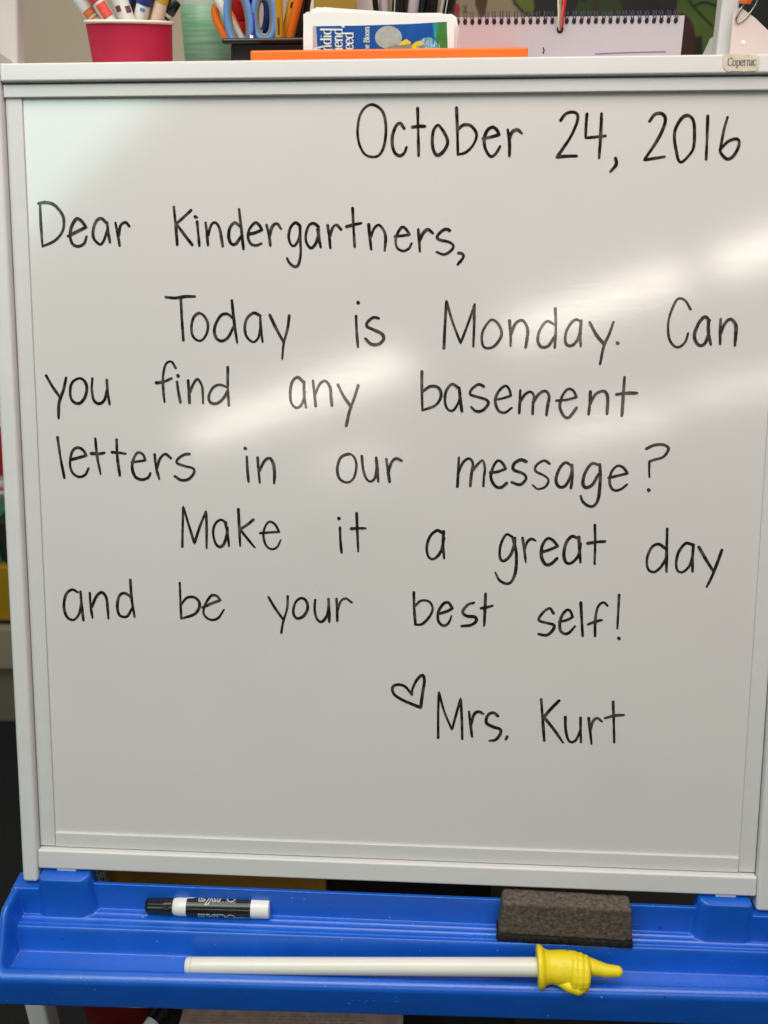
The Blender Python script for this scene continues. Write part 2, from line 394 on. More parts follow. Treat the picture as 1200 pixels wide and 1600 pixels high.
# serif lettering by thick-and-thin strokes
SERIF = {
 'C': (.72, 'M.62,.80 .50,.97 .30,.97 .10,.80 .05,.50 .10,.20 .30,.03 .50,.03 .66,.20;M.64,.97 .64,.76'),
 'o': (.56, 'M.26,.66 .09,.56 .05,.33 .09,.10 .26,.0 .43,.10 .47,.33 .43,.56 .26,.66'),
 'p': (.60, 'M.12,.66 .12,-.28;M.02,-.28 .24,-.28;M.02,.64 .12,.66;M.12,.50 .28,.66 .44,.60 .50,.34 .44,.06 .28,.0 .12,.10'),
 'e': (.52, 'M.06,.36 .44,.38 .40,.58 .26,.66 .10,.56 .05,.33 .10,.08 .27,.0 .45,.12'),
 'r': (.44, 'M.12,.66 .12,.0;M.02,.0 .24,.0;M.02,.64 .12,.66;M.12,.48 .24,.64 .38,.62'),
 'n': (.64, 'M.12,.66 .12,.0;M.02,.0 .24,.0;M.02,.64 .12,.66;M.12,.50 .30,.66 .46,.58 .48,.40 .48,.0;M.38,.0 .60,.0'),
 'i': (.30, 'M.13,.66 .13,.0;M.03,.0 .25,.0;M.03,.64 .13,.66;M.13,.88 .131,.94'),
 'c': (.50, 'M.43,.54 .34,.66 .20,.66 .07,.52 .05,.33 .08,.12 .22,.0 .36,.02 .45,.14'),
 'd': (.62, 'M.48,1.0 .48,.0;M.38,.98 .48,1.0;M.48,.0 .58,.02;M.48,.56 .34,.66 .14,.60 .06,.34 .12,.06 .32,.0 .48,.12'),
 'A': (.74, 'M.04,.0 .34,.98;M.36,.98 .62,.0;M.17,.34 .50,.34;M.0,.0 .14,.0;M.50,.0 .74,.0'),
 ',': (.28, 'M.10,.06 .14,.0 .12,-.14 .06,-.20'),
 'B': (.66, 'M.14,.0 .14,.96;M.02,.96 .34,.97 .50,.86 .50,.66 .34,.53 .14,.52;M.34,.52 .54,.44 .58,.22 .46,.02 .02,.0'),
 'l': (.30, 'M.13,1.0 .13,.0;M.03,.98 .13,1.0;M.03,.0 .25,.0'),
 'm': (.94, 'M.12,.66 .12,.0;M.02,.0 .22,.0;M.02,.64 .12,.66;M.12,.50 .28,.66 .42,.58 .44,.0;M.36,.0 .54,.0;M.44,.50 .60,.66 .76,.58 .78,.0;M.70,.0 .90,.0'),
}
def serif(name, s, place, size, m, parent, thick=.14, thin=.05, squeeze=1.0, label=None):
    V = []; F = []; x = 0; lf = 0
    for ch in s:
        if ch == ' ': x += .35 * squeeze; continue
        wd, g = SERIF[ch]
        for st in g.split(';'):
            pts = [tuple(map(float, t.split(','))) for t in st[1:].split()]
            pl = catmull([(x + px * squeeze, py) for px, py in pts], .06) if len(pts) > 2 else [(x + px * squeeze, py) for px, py in pts]
            lf += .00002
            ribbon_data(pl, lambda t: 1, lambda a, b, z: place(a * size, b * size, z), V, F, lf,
                        nib=lambda dx, dy: thin + (thick - thin) * abs(dy) ** 1.5, endcap=False)
        x += wd * squeeze
    return mesh(name, V, F, m, parent, False, label)
a = onrail(1137, 103.0, .0108); b_ = onrail(1176, 101.8, .0108); ex = (b_ - a).normalized(); ey = BN.cross(ex)
serif('sticker_lettering', 'Copernic', lambda x, y, z: a + ex * x + ey * y + BN * z, .0066, 'sticker_ink', stk, .12, .06, .84)

# ------------------------------------------------------------------ handwriting
WORDS = [
 ('October', 540, 140, 3.75, '155,88 115,105 85,150 72,215 72,280 88,340 115,380 155,395 195,385 222,340 235,270 235,200 222,140 195,105 155,88;343,228 320,198 295,215 275,270 275,330 290,372 318,388 345,370 357,338;422,110 425,240 428,388;392,220 430,215 465,215;540,208 515,240 508,300 515,355 538,385 575,360 598,310 585,265 560,225 540,208;650,107 655,240 658,382;658,235 690,208 730,210 762,245 765,285 740,335 700,370 660,380;803,288 850,278 900,265 | 885,235 860,220 830,240 812,290 820,350 850,392 880,375 905,333;950,235 960,310 960,388;958,290 975,250 1005,235 1033,256'),
 ('24,', 840, 140, 3.333, '120,160 145,128 180,117 207,130 205,170 175,240 130,310 100,352 | 150,347 203,346;257,128 252,190 250,252 | 300,247 353,241;333,125 328,240 320,356;405,357 409,390 378,428'),
 ('2016', 840, 140, 3.333, '583,165 610,130 645,125 665,150 655,200 620,270 580,330 555,367 | 610,358 660,350;783,135 750,150 720,200 712,250 722,320 735,370 755,375 790,340 812,300 817,220 810,160 783,135;886,138 882,260 877,363;989,143 970,210 955,290 950,320 965,345 990,362 1020,345 1045,300 1048,265 1025,257 985,275 948,318'),
 ('Dear', 40, 300, 3.333, '75,60 80,170 88,283;68,60 105,55 150,68 190,115 200,160 190,210 150,255 88,283;222,230 265,208 315,183 | 290,150 265,140 240,180 232,230 245,270 275,283 305,268 318,232;420,160 395,138 370,150 353,195 355,240 385,272 405,258 425,200 428,165;425,160 432,215 440,262;468,160 480,220 490,280;485,225 495,175 520,158 540,178'),
 ('Kindergartners,', 40, 300, 3.333, '772,78 782,175 790,275;862,95 825,130 785,165 | 825,220 868,275;893,155 900,220 905,280;882,128 893,132;938,160 945,220 950,278;950,225 968,170 990,160 1010,190 1020,240 1027,283;1112,90 1122,180 1135,298;1118,180 1090,160 1065,185 1058,230 1070,268 1095,270 1125,225;1160,220 1195,212 1232,197 | 1215,170 1195,160 1168,190 1158,230 1172,268 1200,278 1228,268;1255,172 1268,225 1275,278;1270,230 1285,180 1310,165 1330,192;1428,175 1405,160 1380,185 1370,230 1380,270 1400,280 1425,240 1432,180;1428,178 1432,270 1432,330 1420,380 1400,388 1375,370 1362,345;1525,180 1500,163 1475,175 1460,220 1462,260 1485,292 1510,270 1525,225 1528,195;1522,195 1528,240 1537,287;1573,175 1582,235 1587,292;1584,230 1600,185 1620,172 1643,195;1703,85 1708,190 1714,285;1672,180 1710,170 1748,162;1787,170 1792,230 1800,298;1797,235 1815,190 1840,172 1865,200 1875,240 1870,305;1922,232 1960,228 2000,222 | 1980,192 1960,183 1940,210 1927,250 1935,290 1965,307 1995,295 2010,268;2045,195 2050,255 2053,310;2052,255 2070,215 2095,195 2122,215;2208,200 2190,193 2165,205 2142,235 2160,250 2205,260 2228,280 2215,305 2180,325 2140,312;2255,318 2275,322 2280,340 2250,378'),
 ('Today', 240, 440, 3, '57,73 100,77 150,70 193,70;128,80 133,180 140,275;215,148 190,165 178,205 182,250 205,275 230,272 250,240 255,200 240,165 215,148;367,88 378,190 392,287;375,175 350,153 320,155 295,190 285,230 295,265 320,278 350,260 378,205;500,160 470,147 440,170 428,210 435,255 465,283 490,265 500,220 500,165;500,165 503,220 511,282;545,157 570,210 610,285;636,160 628,220 610,290 603,362'),
 ('is', 240, 440, 3, '949,162 952,235 958,307;958,98;1055,172 1030,168 1003,190 1000,210 1030,225 1070,245 1078,270 1055,293 1020,293 993,267'),
 ('Monday.', 660, 450, 2.264, '76,213 80,130 85,45 | 105,115 135,195 | 160,130 185,58;183,65 183,130 180,207;245,112 220,140 210,170 215,205 235,213 260,200 280,165 270,130 245,112;308,115 312,165 312,205;312,165 330,125 355,115 372,145 370,180 365,210;470,73 472,140 468,210;468,130 440,118 415,150 408,185 420,208 445,205 468,170;560,118 540,112 515,140 505,175 510,200 530,203 550,180 560,145;562,115 558,160 560,205;592,122 615,165 642,198;676,120 660,165 642,205 628,270;690,194'),
 ('Can', 660, 450, 2.264, '948,75 930,45 905,38 885,70 870,120 872,175 890,205 910,208 930,190 940,160;1015,115 1000,102 980,120 963,160 965,185 980,203 1000,195 1015,150;1012,115 1012,160 1020,200;1055,110 1053,155 1053,198;1055,160 1070,125 1090,110 1108,130 1108,165 1105,203'),
 ('you', 60, 560, 2.3077, '28,62 50,100 78,140;100,70 90,115 75,160 73,215;145,72 120,90 115,130 125,155 148,162 168,140 175,105 165,80 145,72;195,72 193,110 200,150 218,163 238,150 248,110;247,78 250,120 257,165'),
 ('find', 60, 560, 2.3077, '495,35 480,12 460,20 450,60 450,110 455,157;425,88 450,85 480,72;500,85 505,120 512,158;503,62;540,80 543,120 545,160;545,125 560,90 575,75 590,100 593,130 594,162;683,32 683,100 687,170;683,105 655,95 630,105 615,135 620,158 645,162 670,140 683,115'),
 ('any', 60, 560, 2.3077, '955,85 935,68 915,85 908,125 912,160 930,178 950,165 962,120;958,85 958,130 965,177;990,80 995,125 1000,172;998,130 1015,92 1035,82 1052,105 1055,140 1058,170;1080,95 1100,135 1128,175;1153,98 1140,140 1122,190 1110,243'),
 ('basement', 560, 560, 2.4, '238,50 238,120 240,195;240,125 270,105 300,110 310,140 290,175 240,195;375,110 350,97 328,125 325,165 335,190 355,195 375,165 383,130;378,110 382,155 388,198;470,105 450,97 425,115 420,135 450,145 480,155 487,170 465,195 440,197 423,182;513,155 540,150 572,140 | 565,115 550,103 525,125 513,160 525,195 550,203 575,185;607,120 605,165 603,205;605,165 625,135 645,125 658,140 655,170 653,208;655,165 675,135 700,122 715,140 710,175 705,212;742,158 780,155 818,145 | 805,120 785,115 765,140 755,180 770,215 790,220 818,185;870,125 868,165 863,210;867,175 885,140 905,125 925,125 935,150 932,208;998,70 993,140 988,215;967,135 1005,130 1045,130'),
 ('letters', 60, 670, 3, '90,40 103,130 122,230;150,145 190,135 225,125 | 210,100 185,88 160,105 148,160 160,205 190,225 220,215 235,185;267,45 275,125 292,213;248,115 285,117 310,112;367,50 370,130 382,218;345,110 375,112 410,117;438,157 470,152 502,148 | 490,120 465,112 445,145 440,185 455,225 485,238 515,228 525,208;545,120 552,180 567,235;555,185 570,140 595,118 622,138;708,118 685,120 655,140 650,160 690,175 725,185 730,205 705,235 670,240 640,222'),
 ('in', 60, 670, 3, '977,130 980,190 985,248;969,91;1028,135 1032,195 1038,252;1035,200 1060,150 1085,138 1102,165 1107,210 1105,255'),
 ('our', 500, 680, 2.143, '98,63 70,75 58,110 65,145 90,158 112,145 122,105 115,75 98,63;140,70 145,115 155,145 170,155 185,140 190,100;188,75 192,115 195,155;222,80 228,120 233,155;228,125 240,90 255,78 273,85'),
 ('message?', 500, 680, 2.143, '465,75 463,120 460,172;463,125 480,90 500,78 512,95 507,130 503,170;510,120 530,95 545,85 552,110 549,140 547,170;570,125 595,122 622,112 | 610,92 595,85 580,105 572,140 585,168 605,175 625,160;690,88 672,82 650,95 648,115 680,128 690,145 670,165 642,157;768,95 750,85 725,100 722,120 750,135 765,150 755,172 730,180 712,167;840,100 820,92 800,115 790,150 800,172 820,170 838,140 845,105;843,100 845,140 840,177;935,100 910,95 888,125 880,160 890,175 912,165 932,130;937,97 938,150 932,210 918,235 900,237 880,222 873,203;967,143 1000,135 1030,128 | 1015,108 995,103 975,125 970,160 982,183 1005,182 1028,165;1093,45 1120,33 1150,32 1167,45 1150,72 1120,82 1103,88 | 1102,115 1103,140;1100,183'),
 ('Make', 260, 780, 3.529, '88,262 90,150 93,40 | 120,130 155,243 | 185,150 218,68;220,75 222,160 222,270;330,130 300,113 270,135 258,180 268,235 290,262 315,250 332,200 338,155;325,130 338,190 345,257;397,55 402,150 407,257;480,113 440,145 405,165 | 445,215 488,267;517,187 570,183 622,180 | 600,140 570,123 545,150 535,200 550,255 582,275 612,262 630,225'),
 ('it', 260, 780, 3.529, '957,157 960,230 966,295;950,105;1049,77 1053,180 1058,288;1020,162 1060,160 1100,160'),
 ('a', 640, 800, 2.353, '118,75 100,68 75,90 63,130 70,165 90,172 115,145 127,95;125,72 123,120 127,170'),
 ('great', 640, 800, 2.353, '375,90 355,83 335,120 332,165 345,180 370,160 385,120 388,95;378,92 392,150 390,215 375,255 355,263 330,250 315,222;415,95 422,140 427,185;422,140 432,110 448,98 463,105;483,148 515,138 545,125 | 525,102 505,98 487,125 485,165 500,192 520,190 542,170;615,95 595,90 575,115 567,155 575,185 595,187 620,160 630,115;622,92 625,140 628,185;681,48 682,120 680,190;655,115 685,110 718,108'),
 ('day', 640, 800, 2.353, '947,62 945,140 944,220;942,135 915,118 890,130 873,170 877,210 900,220 925,200 945,165;1040,120 1015,115 990,145 980,185 985,215 1005,220 1030,195 1042,150;1043,120 1040,170 1040,218;1063,128 1090,175 1117,218;1148,140 1130,190 1110,240 1092,275'),
 ('and', 80, 890, 2.4, '100,85 78,75 55,95 48,140 60,178 85,188 105,165 113,120;110,82 115,140 121,190;145,88 148,135 155,180;152,140 170,100 190,85 207,105 212,145 215,183;297,38 302,110 313,177;302,105 275,88 255,100 248,140 258,172 285,175 303,145'),
 ('be', 80, 890, 2.4, '482,50 485,120 488,183;488,130 510,105 540,105 557,130 540,165 490,183;568,142 605,125 635,115 | 620,98 600,98 578,130 572,165 595,187 625,182 648,150'),
 ('your', 80, 890, 2.4, '815,103 840,145 870,187;887,100 885,145 870,195 863,237;935,107 915,125 908,160 920,182 945,175 962,145 955,115 935,107;990,113 988,150 997,185 1015,195 1035,170 1040,135;1040,110 1042,155 1043,195;1070,110 1072,150 1073,193;1073,155 1085,120 1105,108 1127,123'),
 ('best', 620, 910, 3.158, '84,50 86,130 92,205;90,115 120,90 160,95 177,130 160,170 125,205 90,208;203,155 240,145 275,128 | 255,100 230,105 205,145 205,190 230,213 255,200 270,165;380,100 350,110 325,145 345,165 385,170 392,190 365,210 320,215;438,55 435,130 431,213;415,128 445,122 472,115'),
 ('self!', 620, 910, 3.158, '773,152 755,128 725,145 700,185 740,200 775,210 770,235 740,260 700,255;800,195 840,185 868,170 | 855,140 835,138 810,175 805,230 825,252 850,248 880,215;908,100 912,180 917,263;1040,115 1020,98 995,115 982,160 978,215 978,265;943,207 980,192 1012,185;1097,62 1093,140 1088,228;1095,275'),
 ('heart', 590, 1040, 2.927, '157,133 125,95 90,87 68,100 75,130 110,155 155,175 197,192 | 205,130 214,70 205,43 180,65 160,105 157,133'),
 ('Mrs.', 590, 1040, 2.927, '277,330 277,220 280,120 | 305,210 340,293 | 360,220 380,150 | 385,240 387,335;418,210 425,270 432,325;428,270 440,225 460,210 483,220;550,230 530,215 505,225 497,260 530,280 560,290 562,310 540,338 512,343;592,325 585,338'),
 ('Kurt', 590, 1040, 2.927, '748,155 755,245 762,343;830,160 795,195 760,235 | 805,290 848,352;858,235 860,290 870,335 888,350 910,335 928,290;928,238 928,290 930,350;965,240 972,300 978,357;972,300 985,255 1005,240 1025,255;1077,165 1080,260 1082,350;1040,240 1085,228 1127,225'),
]
rw = random.Random(3)
def place_board(u, v, z): return bp(u, v, .00012 + z)
for wi, (word, ox, oy, sc, txt) in enumerate(WORDS):
    V = []; F = []
    for si, pl in enumerate(parse(txt, ox, oy, sc)):
        uv = [board_uv(x, y) for x, y in pl]
        base = .00270 + rw.uniform(-.0002, .00025); ph = rw.uniform(0, 6); k1 = rw.uniform(3, 7)
        ends = rw.uniform(.72, .95)
        dot = len(uv) == 2
        wf = (lambda t: .0034) if dot else (lambda t, b=base, ph=ph, k1=k1, e=ends: b * (1 + .10 * math.sin(ph + k1 * t) + .04 * math.sin(17 * t + ph)) * (1 - (1 - e) * max(0, (t - .85) / .15)))
        ribbon_data(uv, wf, place_board, V, F, .00006 * (si % 5))
    mesh('handwritten_heart' if word == 'heart' else 'handwritten_word', V, F, 'ink', panel, False,
         'small heart outline drawn in black marker' if word == 'heart' else 'handwritten black marker word "%s"' % word)

# ------------------------------------------------------------------ tray (a moulding: end walls, ribs, step and lip)
def sst(a, b, x):
    t = max(0, min(1, (x - a) / (b - a))); return t * t * (3 - 2 * t)
def smax(a, b, k):
    h = max(k - abs(a - b), 0) / k; return max(a, b) + h * h * k * .25
def smin(a, b, k): return -smax(-a, -b, k)
def prof(d, e_=.0205):
    z = .571
    z = .571 - .0305 * sst(e_ - .0007, e_ + .0027, d)
    z -= .0012 * sst(.0232, .045, d)
    for r0 in (.0275, .0335, .0395): z += .0006 * math.exp(-((d - r0) / .0014) ** 2)
    z += .0010 * math.exp(-((d - .0445) / .0030) ** 2)
    z -= .0240 * sst(.0440, .0525, d)
    z -= .0015 * sst(.052, .066, d)
    z += .0096 * sst(.0668, .0755, d)
    z -= .0034 * max(0, (d - .0755) / .0077) ** 3.2
    return z
def block(x, d, x0, x1):
    # rounded plan outline, larger radius on the side towards the middle
    cx, hx = (x0 + x1) / 2, (x1 - x0) / 2; cy, hy = .0185, .0100
    inner = (x > cx) if x0 < .3 else (x < cx)
    r = .0095 if inner else .004
    qx = abs(x - cx) - hx + r; qy = (d - cy) - hy + r
    sd = math.hypot(max(qx, 0), max(qy, 0)) + min(max(qx, qy), 0) - r
    return smin(.5845, .5845 - 9 * (sd - .0006), .0022)
NX = 560; X0, X1 = -.0425, .7205
xs = [X0 + (X1 - X0) * i / NX for i in range(NX + 1)]
ds = [.0095 + .0003 * i for i in range(int((.0832 - .0095) / .0003) + 1)]
V = []; F = []
for x in xs:
    sh = .0118 - .0175 * (x + .036) / .736
    u = min(x - X0, X1 - x)
    for d in ds:
        z = prof(d, .0205 + .0085 * sst(-.010, -.0125, x) + .0085 * sst(.688, .6905, x))
        if d < .0168 and -.012 < x < .690: z = .571 - .045 * sst(.0168, .0152, d) if True else z
        z = smax(z, block(x, d, -.0125, .0365), .003) if x < .08 else z
        z = smax(z, block(x, d, .6430, .6905), .003) if x > .60 else z
        wall_top = .571 - .046 * sst(.045, .083, d)
        z = smax(z, wall_top - .0004 - max(0, (u - .0062)) * 14, .003)
        z -= .0022 * (1 - min(1, u / .003)) ** 2
        wt = max(0, min(1, (d - .022) / .058))
        V.append((x, -(d + sh * wt), z))
    for (d, z) in ((.0837, .5184), (.0841, .5172), (.0842, .5160), (.0842, .5145), (.0832, .4990), (.0823, .4850), (.0822, .4840), (.0817, .4822), (.0800, .4816), (.0700, .4820), (.0100, .5000)):
        V.append((x, -(d + sh * (1 if d > .02 else 0)), z - (.0022 * sst(.30, .70, x) if z < .49 else 0)))
nd = len(ds) + 11
for i in range(NX):
    for j in range(nd - 1):
        a = i * nd + j; F.append((a, a + 1, a + nd + 1, a + nd))
for i in (0, NX):
    F.append(tuple(i * nd + j for j in range(nd)))
tray = mesh('tray', V, F, 'blue', easel, True, 'blue moulded plastic tray with ribs and a raised block at each end')
tray.data.polygons[-1].use_smooth = False; tray.data.polygons[-2].use_smooth = False
# raised lettering on the tray's front face
def on_face(x, y):
    t = x / .062
    X = .3035 + x; sh = .0118 - .0175 * (X + .036) / .736
    return Vector((X, -(.0829 + sh) - .0004, .5030 + y - x * .01))
tw = thing if False else None
V = []; F = []
serif('embossed_lettering', 'Copernic', lambda x, y, z: on_face(x, y) + Vector((0, -z, 0)), .0100, 'blue', tray, .15, .10, 1.15)
sol = bpy.data.objects['embossed_lettering'].modifiers.new('raised', 'SOLIDIFY'); sol.thickness = .0007; sol.offset = 0

# ------------------------------------------------------------------ things on the tray
# dry erase marker
mA = onZ(229, 1414.5, .5492); mB = onZ(422, 1419.5, .5492); mA.y += .0; ax = (mB - mA).normalized(); ML = (mB - mA).length
marker = thing('dry_erase_marker', 'black and white dry erase marker lying on the blue tray at left', 'marker', (mA + mB) / 2 - Vector((0, 0, .009)))
k = ML / 194.0; r0 = .0094
lathe('barrel', mA, ax, [(42 * k, r0 * .70), (43 * k, r0 * .80), (45 * k, r0 * .89), (48 * k, r0 * .955), (53 * k, r0), (190 * k, r0 * 1.04), (193 * k, r0 * 1.03), (194 * k, r0 * .93)], 'white_plastic', marker)
lathe('cap', mA, ax, [(0, r0 * .66), (1.5 * k, r0 * .78), (5 * k, r0 * .83), (24 * k, r0 * .86), (28 * k, r0 * .93), (39 * k, r0 * .93), (43 * k, r0 * .80), (45 * k, r0 * .70)], 'black_plastic', marker, n=72,
      flute=lambda h, a: 1 - (.07 * (.5 + .5 * math.cos(a * 9)) if h < 31 * k else 0))
lab = lathe('label', mA, ax, [(65 * k, r0 * 1.010), (165.5 * k, r0 * 1.034)], 'black_label', marker, caps=(False, False))
d_, s_, t_ = frame_of(ax)
def on_barrel(px, ang, z=0):
    """px along the marker from its cap end, ang in degrees: 0 faces up-forward to the viewer, + towards the bottom"""
    h = px * k; rr = r0 * 1.046 + z
    view = Vector((0, -.66, .75)); v = (view - d_ * view.dot(d_)).normalized(); dn = d_.cross(v) * -1
    if dn.z > 0: dn = -dn
    a = R(ang); return mA + d_ * h + (v * math.cos(a) + dn * math.sin(a)) * rr
def barrel_strokes(name, txt, wpx, m, parent, label=None):
    V = []; F = []
    for i, pl in enumerate(parse(txt)):
        ribbon_data(pl, lambda t: wpx, lambda x, y, z: on_barrel(x, math.degrees((y) * k / r0), z), V, F, .00003 * i)
    return mesh(name, V, F, m, parent, False, label)
# outlined logo lettering: y in photo pixels round the barrel, 0 = line facing the viewer
def outl(x, w, h, y, ch):
    g = {'E': '0,0 .8,0 | .8,.22 | .3,.22 | .3,.4 | .7,.4 | .7,.6 | .3,.6 | .3,.8 | .85,.8 | .85,1 | 0,1 | 0,0',
         'X': '0,0 .3,0 | .5,.32 | .72,0 | 1,0 | .66,.5 | 1,1 | .72,1 | .5,.68 | .25,1.25 | -.1,1.35 | .34,.5 | 0,0',
         'P': '0,0 .6,0 .95,.12 .98,.32 .9,.52 .6,.64 | .32,.64 | .32,1 | 0,1 | 0,0',
         'O': '.5,0 .15,.12 0,.5 .15,.88 .5,1 .85,.88 1,.5 .85,.12 .5,0'}[ch]
    return ' '.join(t if t == '|' else '%g,%g' % (x + float(t.split(',')[0]) * w, y + float(t.split(',')[1]) * h) for t in g.split())
for y0 in (-25, 11.5):
    x0 = 84 if y0 < 0 else 85
    txt = ';'.join([outl(x0, 11, 17, y0, 'E'), outl(x0 + 12, 15, 17, y0, 'X'), outl(x0 + 29, 12, 17, y0, 'P'), outl(x0 + 43, 14, 17, y0, 'O')])
    barrel_strokes('logo_lettering', txt, 1.7, 'silver_print', lab)
barrel_strokes('white_flash', '66,-13.6 74,-14.4 86,-17', 2.6, 'white_plastic', lab)
V = []; F = []
ribbon_data([(128, 21), (140, 20), (152, 19.4), (165.3, 19)], lambda t: .6 + 8.5 * t, lambda x, y, z: on_barrel(x, math.degrees(y * k / r0), z), V, F, .00002, endcap=False)
mesh('white_flash', V, F, 'white_plastic', lab)
def small_text(x, y): return on_barrel(103 + x, math.degrees(-(5.6 + y) * k / r0), .00003)
text_mesh('small_lettering', 'BOLD COLOR DRY ERASE', small_text, 3.3, 'silver_print', lab, 1.04)

# felt eraser, standing on its long edge
e0 = onZ(776, 1472, .5400); e1 = onZ(989, 1485, .5400)
er = thing('felt_eraser', 'dark brown felt board eraser standing on edge on the blue tray', 'eraser', ((e0.x + e1.x) / 2, -.032, .541))
ex_ = (e1 - e0).normalized(); ey_ = Vector((0, 0, 1)).cross(ex_).normalized()
lean = R(7); ez_ = (Vector((0, 0, 1)) * math.cos(lean) + ey_ * math.sin(lean)).normalized(); ey2 = ez_.cross(ex_).normalized()
def felt_block(name, x0, x1, y0, y1, z0, z1, m, step, amp, bev, seed):
    bm_ = bmesh.new(); bmesh.ops.create_cube(bm_, size=2)
    h = Vector(((x1 - x0) / 2, (y1 - y0) / 2, (z1 - z0) / 2)); c = Vector(((x0 + x1) / 2, (y0 + y1) / 2, (z0 + z1) / 2))
    for v in bm_.verts: v.co = Vector((v.co.x * h.x, v.co.y * h.y, v.co.z * h.z))
    bmesh.ops.bevel(bm_, geom=bm_.edges[:], offset=bev, segments=3, profile=.5, affect='EDGES')
    bmesh.ops.subdivide_edges(bm_, edges=[e for e in bm_.edges if e.calc_length() > .08], cuts=90, use_grid_fill=True)
    bmesh.ops.subdivide_edges(bm_, edges=[e for e in bm_.edges if e.calc_length() > .015], cuts=26, use_grid_fill=True)
    bm_.normal_update()
    nn = [(v, v.normal.copy()) for v in bm_.verts]
    for v, n in nn:
        q = v.co * 260 + Vector((seed, 0, 0)); f = mnoise.fractal(q, 1.0, 2.0, 3); g = mnoise.noise(v.co * 45 + Vector((seed, 5, 0)))
        v.co = v.co + n * (amp * f + amp * 1.1 * g)
    base = Vector((e0.x, e0.y, .5408))
    for v in bm_.verts:
        q = v.co + c; tp = max(0, q.z - .008) / .038; q.x = EL / 2 + (q.x - EL / 2) * (1 - .05 * tp); v.co = base + ex_ * q.x + ey2 * q.y + ez_ * q.z
    return from_bm(name, bm_, m, er, True)
EL = (e1 - e0).length
felt_block('felt_pad', .001, EL - .001, .0008, .0225, .0078, .0462, 'felt', .002, .00045, .0032, 1.0)
felt_block('bottom_strip', .000, EL, .0000, .0232, .0, .0084, 'felt_dark', .002, .00045, .0022, 7.0)  # darker strip along the eraser's bottom edge
# a stitched line along the back of the top face
V = []; F = []
rr_ = random.Random(5)
for i in range(150):
    x = rr_.uniform(.008, EL - .010); L_ = rr_.uniform(.0012, .004); yb = rr_.choice([.0195 + rr_.uniform(-.0008, .0008), rr_.uniform(.003, .020), -.0004])
    z = .0463 if yb > 0 else rr_.uniform(.009, .046); aa = rr_.uniform(-.7, .7)
    base = Vector((e0.x, e0.y, .5408))
    if yb > 0: p0 = base + ex_ * x + ey2 * yb + ez_ * z; p1 = p0 + ex_ * L_ * math.cos(aa) + ey2 * L_ * math.sin(aa) * .6 + ez_ * .0003
    else: p0 = base + ex_ * x + ey2 * .0003 + ez_ * z; p1 = p0 + ex_ * L_ * math.cos(aa) + ez_ * L_ * math.sin(aa)
    tv, tf = tube_data([p0, (p0 + p1) / 2 + ez_ * .0004 - ey2 * .0003, p1], .00013, 4); b0 = len(V); V += tv; F += [tuple(b0 + q for q in f) for f in tf]
M['fibre'] = mat('loose_felt_fibres', (.16, .13, .10), .9)
fb = mesh('loose_fibres', V, F, 'fibre', er); fb['kind'] = 'stuff'

# pointer with a yellow hand
pA = onZ(291, 1508.5, .5215); pB = onZ(842, 1511, .5370)
ptr = thing('hand_pointer', 'white rod pointer with a yellow pointing hand lying in the tray', 'pointer', (pA + pB) / 2 - Vector((0, 0, .009)))
pd = (pB - pA).normalized(); PL = (pB - pA).length
lathe('rod', pA, pd, [(.0004, .0066), (.0012, .0074), (.003, .0079), (.0062, .0080), (PL * .5, .0083), (PL + .01, .0089)], 'rod', ptr)
lathe('end_cap', pA, pd, [(-.0006, .0045), (-.0003, .0066), (.0009, .0078), (.0055, .00815)], 'white_plastic', ptr, caps=(True, False))
lathe('seam_ring', pA, pd, [(.0056, .0082), (.0060, .00822)], 'seam', ptr, caps=(False, False))
hc = pd; vw = (CAM - pB).normalized(); cc = (vw - hc * vw.dot(hc)).normalized(); bb = hc.cross(cc); bb = -bb if bb.z > 0 else bb   # bb points down the picture
HS = .95
def hp(a, b, c=0): return pB + (hc * a + bb * b + cc * c) * HS
hbm = bmesh.new()
def blob(p, r, rx=1, ry=1, rz=1, n=16):
    r = r * HS; mtx = Matrix.Translation(p) @ Matrix((hc, bb, cc)).transposed().to_4x4() @ Matrix.Diagonal((r * rx, r * ry, r * rz, 1))
    bmesh.ops.create_icosphere(hbm, subdivisions=3, radius=1, matrix=mtx)
def capsule(pts, rads):
    fine = []; fr = []
    for i in range(len(pts) - 1):
        for j in range(14):
            t = j / 14; fine.append(pts[i].lerp(pts[i + 1], t)); fr.append(rads[i] + (rads[i + 1] - rads[i]) * t)
    fine.append(pts[-1]); fr.append(rads[-1])
    for q, r in zip(fine[::2], fr[::2]): blob(q, r)
    blob(pts[-1], rads[-1])
def ring(a0, prof_):
    V, F = [], []; n = 48
    for (h, r) in prof_:
        for kk in range(n):
            an = 2 * math.pi * kk / n; V.append(hp(a0 + h, r * math.cos(an), r * math.sin(an) * .86))
    vs = [hbm.verts.new(v) for v in V]
    for i in range(len(prof_) - 1):
        for kk in range(n): hbm.faces.new((vs[i * n + kk], vs[i * n + (kk + 1) % n], vs[(i + 1) * n + (kk + 1) % n], vs[(i + 1) * n + kk]))
    hbm.faces.new(vs[:n][::-1]); hbm.faces.new(vs[-n:])
ring(-.002, [(0, .0188), (.0008, .0208), (.0030, .0214), (.0055, .0205), (.0085, .0172), (.013, .0158), (.022, .0162), (.030, .0160), (.036, .0140)])
blob(hp(.022, .0012), .0175, 1.2, .93, .82)               # back of the hand
blob(hp(.032, .0010), .0172, 1.05, .98, .84)
# index finger
capsule([hp(.0380, -.0040, .001), hp(.0520, -.0005, .002), hp(.0660, .0030, .002), hp(.0775, .0036, .001)], [.0098, .0082, .0066, .0056])
